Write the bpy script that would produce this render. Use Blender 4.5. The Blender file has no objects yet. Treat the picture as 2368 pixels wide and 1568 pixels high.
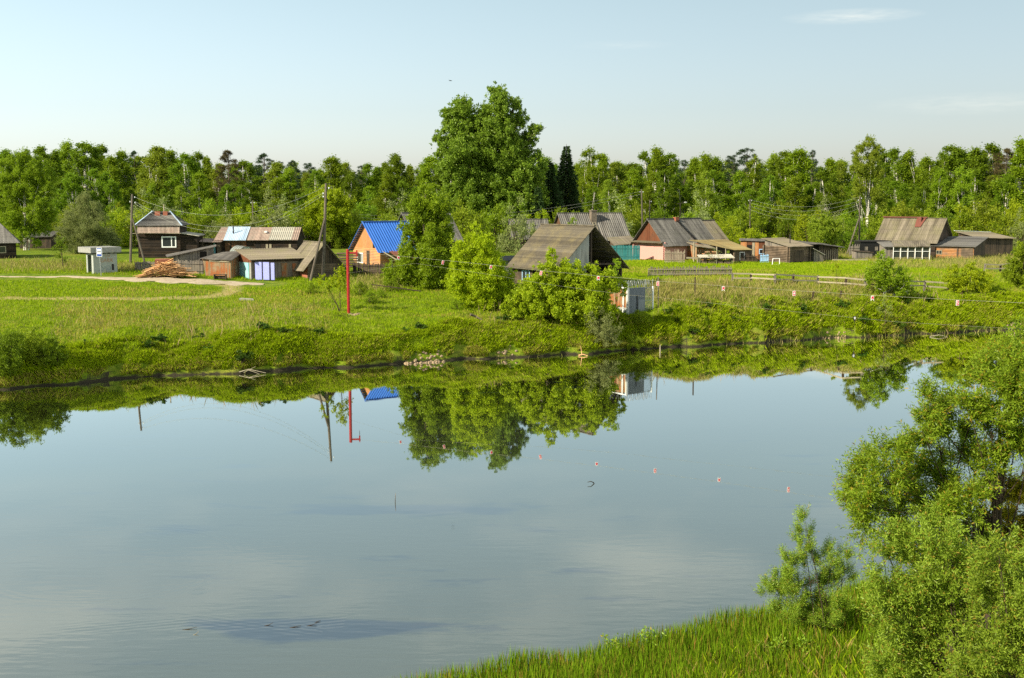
import bpy, math, random
import numpy as np
R = math.radians
rng = np.random.default_rng(7)
random.seed(7)
SC = bpy.context.scene
COL = SC.collection

# ------------------------------------------------------------------ camera
CW, CH, F, HC, PITCH = 2367.0, 1568.0, 2716.0, 14.1, R(6.855)
cam = bpy.data.objects.new('camera', bpy.data.cameras.new('camera'))
COL.objects.link(cam)
cam.location = (0, 0, HC)
cam.rotation_euler = (R(90) - PITCH, 0, 0)
cam.data.sensor_width = 36
cam.data.lens = 36 * F / CW
cam.data.clip_end = 4000
SC.camera = cam
SP, CP = math.sin(PITCH), math.cos(PITCH)

def ray(dx, dy):
    u = (dx - CW / 2) / F; v = (dy - CH / 2) / F
    return (u, CP - v * SP, -SP - v * CP)
def W(dx, dy, Y):
    r = ray(dx, dy); k = Y / r[1]
    return (r[0] * k, Y, HC + r[2] * k)
def WZ(dx, dy, z):
    r = ray(dx, dy); k = (z - HC) / r[2]
    return (r[0] * k, r[1] * k, z)
def ppm(Y): return F / Y

# ------------------------------------------------------------------ noise + terrain
def vnoise(x, y, seed=0):
    x = np.asarray(x, float); y = np.asarray(y, float)
    xi = np.floor(x); yi = np.floor(y); fx = x - xi; fy = y - yi
    def hsh(a, b):
        n = np.sin(a * 127.1 + b * 311.7 + seed * 74.7) * 43758.5453
        return n - np.floor(n)
    fx = fx * fx * (3 - 2 * fx); fy = fy * fy * (3 - 2 * fy)
    return (hsh(xi, yi) * (1 - fx) + hsh(xi + 1, yi) * fx) * (1 - fy) + (hsh(xi, yi + 1) * (1 - fx) + hsh(xi + 1, yi + 1) * fx) * fy
def fnoise(x, y, seed=0):
    return vnoise(x, y, seed) * .6 + vnoise(x * 2.3 + 5, y * 2.3, seed + 1) * .28 + vnoise(x * 5.1, y * 5.1 + 9, seed + 2) * .12

_sh = [(0, 902), (130, 893), (250, 880), (400, 868), (560, 862), (800, 850), (930, 842), (1050, 834), (1140, 827), (1240, 823),
       (1350, 819), (1450, 811), (1560, 803), (1700, 796), (1810, 790), (1900, 781), (2000, 779), (2100, 773), (2250, 768), (2367, 760)]
_sp = [WZ(a, b, 0) for a, b in _sh]
SX = np.array([-700, -140] + [p[0] for p in _sp] + [150, 700]); SY = np.array([70, 76] + [p[1] for p in _sp] + [160, 260])
NX = np.array([-700, -60, -20, -1.9, 8.5, 20, 60, 160, 700]); NY = np.array([-300, 0, 21.2, 32.3, 38.1, 44.5, 66, 110, 200])
def shore(x): return np.interp(x, SX, SY) + (vnoise(np.asarray(x) * .45, 0 * np.asarray(x), 3) - .5) * 1.3 + (vnoise(np.asarray(x) * 1.5, 0 * np.asarray(x), 4) - .5) * .5
def near(x): return np.interp(x, NX, NY) + (vnoise(np.asarray(x) * .4, 0 * np.asarray(x), 8) - .5) * .9
PT = [0, .12, .5, 1.4, 2.8, 5, 10, 14, 20, 30, 37, 47, 65, 90, 1000]
QT = [0, .12, .5, 1.4, 3.0, 6, 12, 16, 20, 24, 30, 40, 65, 90, 1000]
QZ = [0, .15, .6, 1.35, 2.4, 3.4, 4.1, 4.4, 4.6, 4.7, 4.8, 4.85, 4.9, 5.0, 6.4]
PZ = [0, .15, .55, 1.2, 1.85, 2.35, 2.85, 3.15, 3.8, 4.5, 5.0, 5.7, 6.3, 6.5, 6.8]
def h(x, y):
    x = np.asarray(x, float); y = np.asarray(y, float)
    t = y - shore(x); s = near(x) - y
    bh = .8 + .45 * vnoise(x * .22, x * 0, 5)                      # bank height varies
    bh = np.where(t < 6, bh, bh + (1 - bh) * np.clip((t - 6) / 10, 0, 1))
    hum = (fnoise(x * .6, y * .6, 11) - .45) * 1.5 * np.clip(t / 1.2, 0, 1) * np.where(t < 14, 1, np.clip(1 - (t - 14) / 10, .12, 1))
    hum = hum * (0.55 + .55 * np.clip((x - 8) / 8, 0, 1))
    kr = np.clip((x + 2) / 8, 0, 1); zf = (np.interp(t, PT, PZ) * (1 - kr) + np.interp(t, QT, QZ) * kr) * bh + hum
    zn = np.interp(s, [0, .6, 3, 12, 30, 60, 400], [0, .12, .3, .7, 1.2, 2, 3]) + (fnoise(x * .6, y * .6, 21) - .5) * .25 * np.clip(s, 0, 1)
    zb = -np.minimum(1.2, .15 * np.minimum(-t, -s) + .02)
    return np.where(t >= 0, zf, np.where(s >= 0, zn, zb))
def hz(x, y): return float(h(x, y))
_K = np.arange(25, 600, .5)
def WG(dx, dy):
    r = ray(dx, dy); x = r[0] * _K; y = r[1] * _K
    hit = (HC + r[2] * _K < h(x, y)) & (y > shore(x))
    k = _K[int(np.argmax(hit))]
    for st in (.05, .005):
        q = np.arange(k - st * 11, k + st, st); hq = HC + r[2] * q < h(r[0] * q, r[1] * q); k = q[int(np.argmax(hq))] if hq.any() else k
    return (r[0] * k, r[1] * k, hz(r[0] * k, r[1] * k))
def far(dx): return float(np.interp(dx, [1230, 1330], [1.0, 1.165]))
def GY(dx, Y, dy=600):
    if Y > 139: Y = Y * far(dx)
    p = W(dx, dy, Y); return (p[0], Y, hz(p[0], Y))

# ------------------------------------------------------------------ objects
def tag(o, label=None, cat=None, group=None, kind=None):
    if label: o['label'] = label
    if cat: o['category'] = cat
    if group: o['group'] = group
    if kind: o['kind'] = kind
    return o
def root(name, label, cat, loc, rz=0, group=None):
    o = bpy.data.objects.new(name, None); COL.objects.link(o)
    o.empty_display_size = .3
    o.location = loc; o.rotation_euler = (0, 0, R(rz))
    if cat in ('house', 'shed', 'bathhouse', 'hut', 'byre', 'veranda', 'bin', 'shelter', 'firewood') and loc[1] > 139: o.scale = (far(CW / 2 + F * loc[0] / loc[1]),) * 3
    return tag(o, label, cat, group)

class MB:
    def __init__(s): s.v = []; s.f = []
    def add(s, vs, fs):
        n = len(s.v); s.v += [tuple(p) for p in vs]; s.f += [tuple(i + n for i in q) for q in fs]; return s
    def box(s, x0, y0, z0, x1, y1, z1):
        return s.hexa([(x0, y0, z0), (x1, y0, z0), (x1, y1, z0), (x0, y1, z0), (x0, y0, z1), (x1, y0, z1), (x1, y1, z1), (x0, y1, z1)])
    def hexa(s, p):
        return s.add(p, [(3, 2, 1, 0), (4, 5, 6, 7), (0, 1, 5, 4), (1, 2, 6, 5), (2, 3, 7, 6), (3, 0, 4, 7)])
    def beam(s, a, b, w, t=None):
        t = t or w; a = np.array(a, float); b = np.array(b, float); d = b - a; d /= np.linalg.norm(d)
        u = np.cross(d, (0, 0, 1)) if abs(d[2]) < .95 else np.array((1., 0, 0)); u = u / np.linalg.norm(u); v = np.cross(d, u)
        P = [p + i * u * w / 2 + j * v * t / 2 for p in (a, b) for i, j in ((-1, -1), (1, -1), (1, 1), (-1, 1))]
        return s.add(P, [(0, 1, 2, 3), (7, 6, 5, 4), (4, 5, 1, 0), (5, 6, 2, 1), (6, 7, 3, 2), (7, 4, 0, 3)])
    def tube(s, pts, rad, n=6):
        pts = [np.array(p, float) for p in pts]
        if not hasattr(rad, '__len__'): rad = [rad] * len(pts)
        vs = []; u = None
        for i, p in enumerate(pts):
            d = pts[min(i + 1, len(pts) - 1)] - pts[max(i - 1, 0)]; d = d / (np.linalg.norm(d) + 1e-9)
            if u is None: u = np.cross(d, (0, 0, 1)) if abs(d[2]) < .9 else np.cross(d, (1, 0, 0))
            u = u - d * np.dot(u, d); u = u / (np.linalg.norm(u) + 1e-9); w = np.cross(d, u)
            for k in range(n):
                a = 2 * math.pi * k / n; vs.append(p + rad[i] * (math.cos(a) * u + math.sin(a) * w))
        fs = [(i * n + k, i * n + (k + 1) % n, (i + 1) * n + (k + 1) % n, (i + 1) * n + k) for i in range(len(pts) - 1) for k in range(n)]
        fs += [tuple(range(n - 1, -1, -1)), tuple((len(pts) - 1) * n + k for k in range(n))]
        return s.add(vs, fs)
    def prism(s, poly, a, b):                 # poly: list of 3D points, extruded by vector (b-a)
        n = len(poly); d = np.array(b, float) - np.array(a, float)
        vs = list(poly) + [tuple(np.array(p) + d) for p in poly]
        return s.add(vs, [tuple(range(n)), tuple(range(2 * n - 1, n - 1, -1))] + [((i + 1) % n, i, i + n, (i + 1) % n + n) for i in range(n)])
    def sheet(s, a, b, c, d, pitch=0, amp=.03, th=.04, jag=0):
        """roof sheet: a-b upper edge, d-c lower edge; waves run down the slope"""
        a, b, c, d = [np.array(p, float) for p in (a, b, c, d)]
        nrm = np.cross(b - a, d - a); nrm /= np.linalg.norm(nrm)
        if nrm[2] < 0: nrm = -nrm
        L = np.linalg.norm(c - d); n = max(1, int(L / pitch * 4)) if pitch else 8
        rows = 6; V = []
        for j in range(rows + 1):
            for i in range(n + 1):
                u = i / n; w = j / rows
                p = (a * (1 - u) + b * u) * (1 - w) + (d * (1 - u) + c * u) * w
                o = amp * math.sin(i * math.pi / 2) if pitch else 0
                o += jag * (math.sin(u * 9 + a[0]) * .5 + math.sin(u * 23 + w * 4) * .3) * (0.3 + w)
                p = p + nrm * o
                if j == rows and jag: p = p + (d - a) / np.linalg.norm(d - a) * jag * math.sin(i * 2.1) * .8
                V.append(p)
        m = len(V); V += [p - nrm * th for p in V]
        q = n + 1; Fs = []
        for j in range(rows):
            for i in range(n):
                k = j * q + i
                Fs.append((k, k + 1, k + q + 1, k + q)); Fs.append((k + q + m, k + q + 1 + m, k + 1 + m, k + m))
        for i in range(n):
            Fs.append((i, i + m, i + 1 + m, i + 1)); k = rows * q + i; Fs.append((k + 1, k + 1 + m, k + m, k))
        for j in range(rows):
            k = j * q; Fs.append((k + q, k + q + m, k + m, k)); k += n; Fs.append((k, k + m, k + q + m, k + q))
        return s.add(V, Fs)
    def build(s, name, mat, parent=None, label=None, fix=True):
        me = bpy.data.meshes.new(name)
        me.from_pydata([tuple(float(c) for c in p) for p in s.v], [], s.f)
        if fix:
            import bmesh
            bm = bmesh.new(); bm.from_mesh(me); bmesh.ops.recalc_face_normals(bm, faces=bm.faces); bm.to_mesh(me); bm.free()
        me.materials.append(mat)
        o = bpy.data.objects.new(name, me); COL.objects.link(o)
        if parent: o.parent = parent
        if label: o['label'] = label
        return o

def fastmesh(name, V, Fq, mat, attrs=None, parent=None, smooth=False):
    """V (n,3), Fq (m,k) int array"""
    me = bpy.data.meshes.new(name); n = len(V); m, k = Fq.shape
    me.vertices.add(n); me.vertices.foreach_set('co', np.ascontiguousarray(V, np.float32).ravel())
    me.loops.add(m * k); me.loops.foreach_set('vertex_index', np.ascontiguousarray(Fq, np.int32).ravel())
    me.polygons.add(m); me.polygons.foreach_set('loop_start', np.arange(0, m * k, k, dtype=np.int32))
    if smooth: me.polygons.foreach_set('use_smooth', np.ones(m, bool))
    me.update(calc_edges=True)
    for kx, arr in (attrs or {}).items():
        at = me.attributes.new(kx, 'FLOAT', 'POINT'); at.data.foreach_set('value', np.ascontiguousarray(arr, np.float32))
    me.materials.append(mat)
    o = bpy.data.objects.new(name, me); COL.objects.link(o)
    if parent: o.parent = parent
    return o

# ------------------------------------------------------------------ materials
class NT:
    def __init__(s, name):
        s.m = bpy.data.materials.new(name); s.m.use_nodes = True; s.t = s.m.node_tree; s.t.nodes.clear()
        s.out = s.n('ShaderNodeOutputMaterial')
    def n(s, t, **kw):
        o = s.t.nodes.new(t)
        for k, v in kw.items(): setattr(o, k, v)
        return o
    def put(s, i, v):
        if isinstance(v, bpy.types.NodeSocket): s.t.links.new(v, i)
        elif isinstance(v, (tuple, list)) and len(v) == 3 and i.type == 'RGBA': i.default_value = (*v, 1)
        else: i.default_value = v
    def math(s, op, a, b=0., c=0., clamp=False):
        o = s.n('ShaderNodeMath', operation=op, use_clamp=clamp)
        for i, v in enumerate((a, b, c)): s.put(o.inputs[i], v)
        return o.outputs[0]
    def mix(s, f, a, b, bt='MIX'):
        o = s.n('ShaderNodeMix', data_type='RGBA', blend_type=bt)
        s.put(o.inputs[0], f); s.put(o.inputs[6], a); s.put(o.inputs[7], b); return o.outputs[2]
    def noise(s, vec, scale, detail=3, rough=.5, dim='3D'):
        o = s.n('ShaderNodeTexNoise', noise_dimensions=dim); s.put(o.inputs['Vector'], vec)
        o.inputs['Scale'].default_value = scale; o.inputs['Detail'].default_value = detail; o.inputs['Roughness'].default_value = rough
        return o.outputs[0]
    def ramp(s, f, lo, hi):
        o = s.n('ShaderNodeMapRange'); s.put(o.inputs[0], f); s.put(o.inputs[1], lo); s.put(o.inputs[2], hi); return o.outputs[0]
    def obj(s): return s.n('ShaderNodeTexCoord').outputs['Object']
    def pos(s): return s.n('ShaderNodeNewGeometry').outputs['Position']
    def sep(s, v):
        o = s.n('ShaderNodeSeparateXYZ'); s.put(o.inputs[0], v); return o.outputs
    def comb(s, x, y, z):
        o = s.n('ShaderNodeCombineXYZ'); s.put(o.inputs[0], x); s.put(o.inputs[1], y); s.put(o.inputs[2], z); return o.outputs[0]
    def scale(s, v, xyz):
        o = s.n('ShaderNodeVectorMath', operation='MULTIPLY'); s.put(o.inputs[0], v); o.inputs[1].default_value = xyz; return o.outputs[0]
    def attr(s, n): return s.n('ShaderNodeAttribute', attribute_name=n).outputs['Fac']
    def bump(s, hgt, st=.5, d=.02):
        o = s.n('ShaderNodeBump'); s.put(o.inputs['Height'], hgt); o.inputs['Strength'].default_value = st; o.inputs['Distance'].default_value = d; return o.outputs[0]
    def bsdf(s, col, rough=.8, metal=0, spec=.3, normal=None):
        o = s.n('ShaderNodeBsdfPrincipled'); s.put(o.inputs['Base Color'], col); s.put(o.inputs['Roughness'], rough)
        o.inputs['Metallic'].default_value = metal; o.inputs['Specular IOR Level'].default_value = spec
        if normal is not None: s.put(o.inputs['Normal'], normal)
        return o.outputs[0]
    def done(s, sh): s.t.links.new(sh, s.out.inputs[0]); return s.m

def plain(name, c, rough=.7, metal=0, var=.25):
    k = NT(name); o = k.obj(); n = k.noise(o, 4, 4, .6); n2 = k.noise(o, 40, 2)
    f = k.math('ADD', k.math('MULTIPLY', n, .7), k.math('MULTIPLY', n2, .3))
    return k.done(k.bsdf(k.mix(k.ramp(f, .3, .7), tuple(x * (1 - var) for x in c), tuple(min(1, x * (1 + var)) for x in c)), rough, metal))
def boards(name, c1, c2, width=.16, horiz=False, c3=None, amt3=.5, round_=False, gap=.12):
    """boards or logs: u runs across the boards"""
    k = NT(name); tc = k.n('ShaderNodeTexCoord'); x, y, z = k.sep(tc.outputs['Object'])[:3]
    nx, ny, nz = k.sep(tc.outputs['Normal'])[:3]
    hor = k.math('ADD', k.math('MULTIPLY', x, k.math('ABSOLUTE', ny)), k.math('MULTIPLY', y, k.math('ABSOLUTE', nx)))
    u, l = (z, hor) if horiz else (hor, z)
    q = k.math('DIVIDE', u, width); idn = k.math('FLOOR', q); fr = k.math('SUBTRACT', q, idn)
    wn = k.n('ShaderNodeTexWhiteNoise', noise_dimensions='1D'); k.put(wn.inputs['W'], idn); rnd = wn.outputs[0]
    gr = k.noise(k.comb(k.math('MULTIPLY', u, 30), k.math('MULTIPLY', l, 2), k.math('MULTIPLY', rnd, 30)), 1, 4, .6)
    big = k.noise(tc.outputs['Object'], .9, 4, .6)
    wide = k.noise(k.comb(k.math('MULTIPLY', u, 1.9), k.math('MULTIPLY', l, .35), 3.7), 1, 3, .6)
    f = k.math('ADD', k.math('ADD', k.math('MULTIPLY', rnd, .5), k.math('MULTIPLY', gr, .4)), k.math('MULTIPLY', k.math('SUBTRACT', wide, .5), 1.3), clamp=True)
    c = k.mix(f, c1, c2)
    c = k.mix(k.math('MULTIPLY', k.ramp(k.noise(tc.outputs['Object'], 2.6, 5, .7), .52, .7), .45), c, tuple(v * .45 for v in c1))
    if c3: c = k.mix(k.math('MULTIPLY', k.ramp(k.math('ADD', big, k.math('MULTIPLY', rnd, .25)), .55, .75), amt3), c, c3)
    edge = k.math('ABSOLUTE', k.math('SUBTRACT', fr, .5))
    e = k.ramp(edge, .5 - gap, .5)
    c = k.mix(k.math('MULTIPLY', e, .75), c, tuple(v * .25 for v in c1))
    hg = k.math('SUBTRACT', 1, k.math('POWER', k.math('MULTIPLY', edge, 2), 2)) if round_ else k.math('SUBTRACT', 1, e)
    return k.done(k.bsdf(c, .85, 0, .2, k.bump(k.math('ADD', hg, k.math('MULTIPLY', gr, .3)), .8, .06 if round_ else .02)))
def roofm(name, c1, c2, c3=None, amt=.6, row=1.1, streak=8, rough=.85, metal=0, rowdark=.35):
    """weathered sheets: c1/c2 base, c3 moss or rust, joints every `row` metres of height"""
    k = NT(name); o = k.obj(); x, y, z = k.sep(o)[:3]
    nn = k.sep(k.n('ShaderNodeTexCoord').outputs['Normal']); sel = k.math('GREATER_THAN', k.math('ABSOLUTE', nn[1]), k.math('ABSOLUTE', nn[0]))
    u = k.math('ADD', k.math('MULTIPLY', x, sel), k.math('MULTIPLY', y, k.math('SUBTRACT', 1, sel)))
    st = k.noise(k.comb(k.math('MULTIPLY', u, streak), k.math('MULTIPLY', z, .5), 1.3), 1, 4, .65); col = k.noise(k.comb(k.math('MULTIPLY', u, 1.6), k.math('MULTIPLY', z, .25), 7.1), 1, 3, .6); big = k.noise(o, .7, 5, .65); fine = k.noise(o, 14, 3, .7)
    c = k.mix(k.ramp(k.math('ADD', k.math('MULTIPLY', st, .6), k.math('MULTIPLY', fine, .4)), .35, .65), c1, c2)
    if c3: c = k.mix(k.math('MULTIPLY', k.ramp(k.math('ADD', k.math('MULTIPLY', big, .7), k.math('MULTIPLY', fine, .3)), .45, .62), amt), c, c3)
    if row or c3: c = k.mix(k.math('MULTIPLY', k.ramp(col, .5, .64), .55), c, tuple(v * .6 for v in c1)); c = k.mix(k.math('MULTIPLY', k.ramp(col, .45, .36), .35), c, tuple(min(1, v * 1.25) for v in c2))
    if row:
        q = k.math('DIVIDE', z, row * .5); fr = k.math('SUBTRACT', q, k.math('FLOOR', q))
        c = k.mix(k.math('MULTIPLY', k.math('LESS_THAN', fr, .07), rowdark), c, tuple(v * .3 for v in c1))
    return k.done(k.bsdf(c, rough, metal, .3, k.bump(fine, .4, .02)))
def leafm(name, c1, c2, trans=.35, rough=.5, c3=None):
    k = NT(name); r = k.attr('rnd'); o = k.obj(); big = k.noise(o, .35, 2)
    ri = k.n('ShaderNodeObjectInfo').outputs['Random']
    f = k.math('ADD', k.math('MULTIPLY', r, .65), k.math('MULTIPLY', big, .35), clamp=True)
    c = k.mix(f, c1, c2)
    if c3: c = k.mix(k.math('GREATER_THAN', r, .93), c, c3)
    hs = k.n('ShaderNodeHueSaturation'); k.put(hs.inputs['Color'], c)
    k.put(hs.inputs['Hue'], k.math('ADD', .492, k.math('MULTIPLY', ri, .018))); k.put(hs.inputs['Value'], k.math('ADD', .82, k.math('MULTIPLY', ri, .36)))
    c = hs.outputs[0]
    d = k.bsdf(c, rough, 0, .18); t = k.n('ShaderNodeBsdfTranslucent'); k.put(t.inputs[0], k.mix(.5, c, (.16, .2, .01), 'ADD') if False else c)
    mx = k.n('ShaderNodeMixShader'); mx.inputs[0].default_value = trans
    k.t.links.new(d, mx.inputs[1]); k.t.links.new(t.outputs[0], mx.inputs[2])
    return k.done(mx.outputs[0])
def grassm(name, g1, g2, dry, trans=.3):
    k = NT(name); r = k.attr('rnd'); dr = k.attr('dry'); p = k.pos(); big = k.noise(p, .25, 3, .6)
    c = k.mix(k.math('ADD', k.math('MULTIPLY', r, .6), k.math('MULTIPLY', big, .4)), g1, g2); c = k.mix(dr, c, dry)
    d = k.bsdf(c, .7, 0, .05); t = k.n('ShaderNodeBsdfTranslucent'); k.put(t.inputs[0], c)
    mx = k.n('ShaderNodeMixShader'); mx.inputs[0].default_value = trans
    k.t.links.new(d, mx.inputs[1]); k.t.links.new(t.outputs[0], mx.inputs[2]); return k.done(mx.outputs[0])

M = {}
def G(n, v): M[n] = v; return v
G('birch', leafm('birch_leaf', (.13, .205, .006), (.29, .39, .018), 0.5))
G('birch2', leafm('birch_leaf_deep', (.095, .165, .006), (.22, .32, .016), 0.5))
G('birch3', leafm('aspen_leaf_light', (.15, .22, .010), (.33, .41, .035), 0.5))
G('poplar', leafm('poplar_leaf', (.10, .165, .009), (.25, .34, .036), 0.42, .4))
G('pine', leafm('pine_needle', (.02, .045, .018), (.055, .09, .035), .1, .6))
G('fir', leafm('fir_needle', (.025, .06, .014), (.07, .125, .03), .1, .6))
G('pinebrown', leafm('pine_needle_brown', (.06, .058, .018), (.12, .09, .035), .15, .6))
G('willowgrey', leafm('willow_leaf_grey', (.16, .20, .05), (.30, .34, .12), 0.4, .45))
G('cherry', leafm('bird_cherry_leaf', (.145, .225, .007), (.30, .41, .02), 0.48, .4))
G('maple', leafm('maple_leaf', (.24, .34, .006), (.46, .55, .014), 0.5, .5))
G('bush', leafm('bush_leaf', (.21, .29, .006), (.41, .49, .018), 0.5, .5))
G('scrub', leafm('scrub_leaf', (.16, .22, .008), (.32, .39, .024), 0.5, .5))
G('fgwillow', leafm('willow_leaf_bright', (.13, .225, .008), (.34, .48, .035), 0.46, .4, (.40, .30, .03)))
G('fgwillow2', leafm('willow_leaf_silver', (.15, .25, .012), (.37, .52, .06), 0.46, .4, (.36, .28, .04)))
G('fgyellow', leafm('yellowing_leaf', (.14, .15, .006), (.34, .30, .012), .35, .45, (.5, .28, .02)))
G('weed', leafm('weed_leaf', (.035, .08, .006), (.08, .15, .012), .25, .5))
G('grass', grassm('grass_blade', (.14, .24, .004), (.31, .41, .010), (.40, .30, .08)))
G('bankgrass', grassm('bank_grass_blade', (.17, .27, .004), (.40, .50, .012), (.38, .29, .09)))
G('drygrass', grassm('dry_grass_blade', (.19, .22, .03), (.33, .32, .08), (.40, .30, .15), .3))
G('rush', grassm('rush_blade', (.08, .17, .004), (.19, .30, .012), (.30, .16, .04), .3))
G('bark', plain('bark_grey', (.10, .08, .06), .9))
G('bankbark', plain('branch_bark', (.05, .035, .022), .9))
def birchbark():
    k = NT('birch_bark'); o = k.obj(); n = k.noise(k.scale(o, (2, 2, 7)), 1, 3, .7)
    return k.done(k.bsdf(k.mix(k.ramp(n, .5, .58), (.62, .58, .52), (.06, .05, .04)), .8))
G('birchbark', birchbark())
G('polewood', boards('pole_wood', (.09, .075, .06), (.19, .16, .13), .08))
G('concrete', plain('concrete', (.25, .25, .235), .9, 0, .3))
G('white', plain('white_paint', (.75, .76, .75), .6, 0, .08))
G('bluesign', plain('sign_blue', (.01, .06, .35), .4, 0, .05))
G('black', plain('black_paint', (.01, .01, .01), .6, 0, .1))
G('dark', plain('painted_interior_shade', (.012, .010, .008), .95, 0, .2))  # near-black colour stands in for the shade inside openings
G('red', plain('red_paint', (.29, .013, .015), .45, 0, .12))
G('tagred', plain('tag_red', (.62, .02, .05), .5, 0, .05))
G('rope', plain('rope_fibre', (.24, .24, .18), .8, 0, .1))
G('wire', plain('wire_metal', (.30, .32, .28), .6))
G('porcelain', plain('porcelain', (.6, .65, .7), .3))
G('steel', plain('galvanised_steel', (.34, .36, .37), .45, .6, .15))
G('iron', plain('dark_iron', (.03, .028, .028), .6, .3))
G('brick', plain('red_brick', (.28, .10, .06), .9, 0, .4))
G('logdark', boards('log_wall_dark', (.012, .009, .008), (.042, .031, .024), .2, True, (.08, .05, .03), .35, True))
G('loggrey', boards('log_wall_grey', (.10, .075, .055), (.26, .19, .13), .2, True, (.05, .04, .03), .6, True, .1))
G('logorange', boards('log_wall_orange', (.26, .11, .04), (.48, .24, .10), .2, True, (.16, .12, .09), .7, True, .08))
G('plankgrey', boards('plank_grey', (.10, .09, .08), (.25, .22, .19), .15, False, (.32, .27, .2), .4))
G('plankbrown', boards('plank_brown', (.06, .035, .02), (.17, .10, .06), .15, False, (.16, .06, .025), .6))
G('plankrust', boards('plank_rusty', (.20, .15, .09), (.38, .28, .17), .16, False, (.33, .10, .03), .9))
G('plankdark', boards('plank_dark', (.03, .024, .02), (.09, .07, .05), .15, False, (.13, .09, .06), .5))
G('plankred', boards('plank_red', (.09, .03, .015), (.22, .08, .035), .15, False, (.09, .05, .03), .6))
G('plankorange', boards('plank_orange', (.34, .16, .07), (.52, .28, .13), .14, False, (.45, .17, .05), .7, False, .06))
G('logfresh', boards('log_wall_fresh', (.48, .21, .08), (.66, .34, .14), .19, True, (.28, .18, .12), .6, True, .08))
G('freshwood', plain('fresh_board', (.55, .32, .15), .8, 0, .35))
G('palewood', plain('pale_rail_wood', (.29, .255, .18), .85, 0, .25))
G('fencewood', boards('fence_wood', (.20, .17, .13), (.42, .36, .27), .11, False, (.20, .14, .1), .5))
G('teal', boards('teal_paint', (.012, .11, .12), (.03, .17, .17), .13, False, (.05, .13, .12), .4))
G('turq', boards('turquoise_paint', (.16, .42, .46), (.28, .58, .62), .14, False, (.45, .55, .5), .4))
G('purple', plain('lilac_metal_paint', (.30, .33, .72), .5, 0, .08))
G('pink', plain('pink_plaster', (.52, .27, .235), .9, 0, .1))
G('stonewall', plain('block_wall', (.16, .13, .10), .9, 0, .5))
G('plaster', plain('grey_plaster', (.30, .32, .30), .9, 0, .2))
G('bluepaint', plain('pale_blue_paint', (.30, .50, .72), .6, 0, .1))
G('graff_brown', plain('graffiti_brown', (.30, .16, .07), .8))
G('graff_teal', plain('graffiti_teal', (.06, .16, .2), .8))
G('soil', plain('bare_soil', (.26, .19, .12), .95, 0, .3))
G('slate', roofm('slate_grey', (.06, .056, .052), (.21, .20, .185), (.13, .125, .10), .5, 1.1))
G('slatedark', roofm('slate_dark', (.05, .046, .043), (.19, .18, .165), (.09, .09, .07), .5, 1.1))
G('slatetan', roofm('slate_tan', (.09, .075, .052), (.235, .20, .15), (.16, .15, .07), .6, 1.2))
G('slatebarn', roofm('slate_mossy', (.055, .045, .033), (.16, .14, .105), (.22, .18, .085), .6, 2.2))
G('slatemoss', roofm('slate_yellow_moss', (.14, .11, .05), (.27, .22, .10), (.22, .14, .05), .6, 1.0))
G('slatelight', roofm('slate_pale', (.28, .265, .22), (.44, .42, .35), (.34, .27, .2), .3, 0))
G('slatepink', roofm('slate_pinkish', (.23, .155, .125), (.36, .265, .215), (.31, .28, .23), .6, 1.0))
G('metalblue', roofm('metal_pale_blue', (.34, .45, .58), (.44, .56, .70), (.5, .45, .4), .25, 0, 3, .45))
G('roofblue', roofm('metal_roof_blue', (.03, .12, .43), (.05, .16, .53), None, 0, 0, 2, .35))
G('roofbrown', roofm('metal_roof_brown', (.13, .045, .03), (.20, .08, .05), None, 0, 0, 4, .6))
G('roofred', plain('metal_cap_red', (.15, .05, .035), .6, 0, .2))
G('tar', roofm('roofing_felt', (.05, .045, .04), (.14, .125, .11), (.26, .24, .2), .4, .8))
G('corrgrey', roofm('corrugated_grey', (.20, .215, .205), (.31, .325, .31), (.3, .24, .18), .3, 0, 6, .6))
G('corrdark', roofm('corrugated_dark', (.12, .14, .16), (.2, .22, .24), None, .3, 0, 6, .6))
def glassm():
    k = NT('window_glass'); return k.done(k.bsdf((.03, .035, .035), .06, 0, .6))
G('glass', glassm())
def polyc():
    k = NT('polycarbonate'); d = k.bsdf((.42, .46, .42), .25, 0, .5); t = k.n('ShaderNodeBsdfTransparent'); t.inputs[0].default_value = (.8, .85, .8, 1)
    mx = k.n('ShaderNodeMixShader'); mx.inputs[0].default_value = .45
    k.t.links.new(d, mx.inputs[1]); k.t.links.new(t.outputs[0], mx.inputs[2]); return k.done(mx.outputs[0])
G('polyc', polyc())

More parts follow.
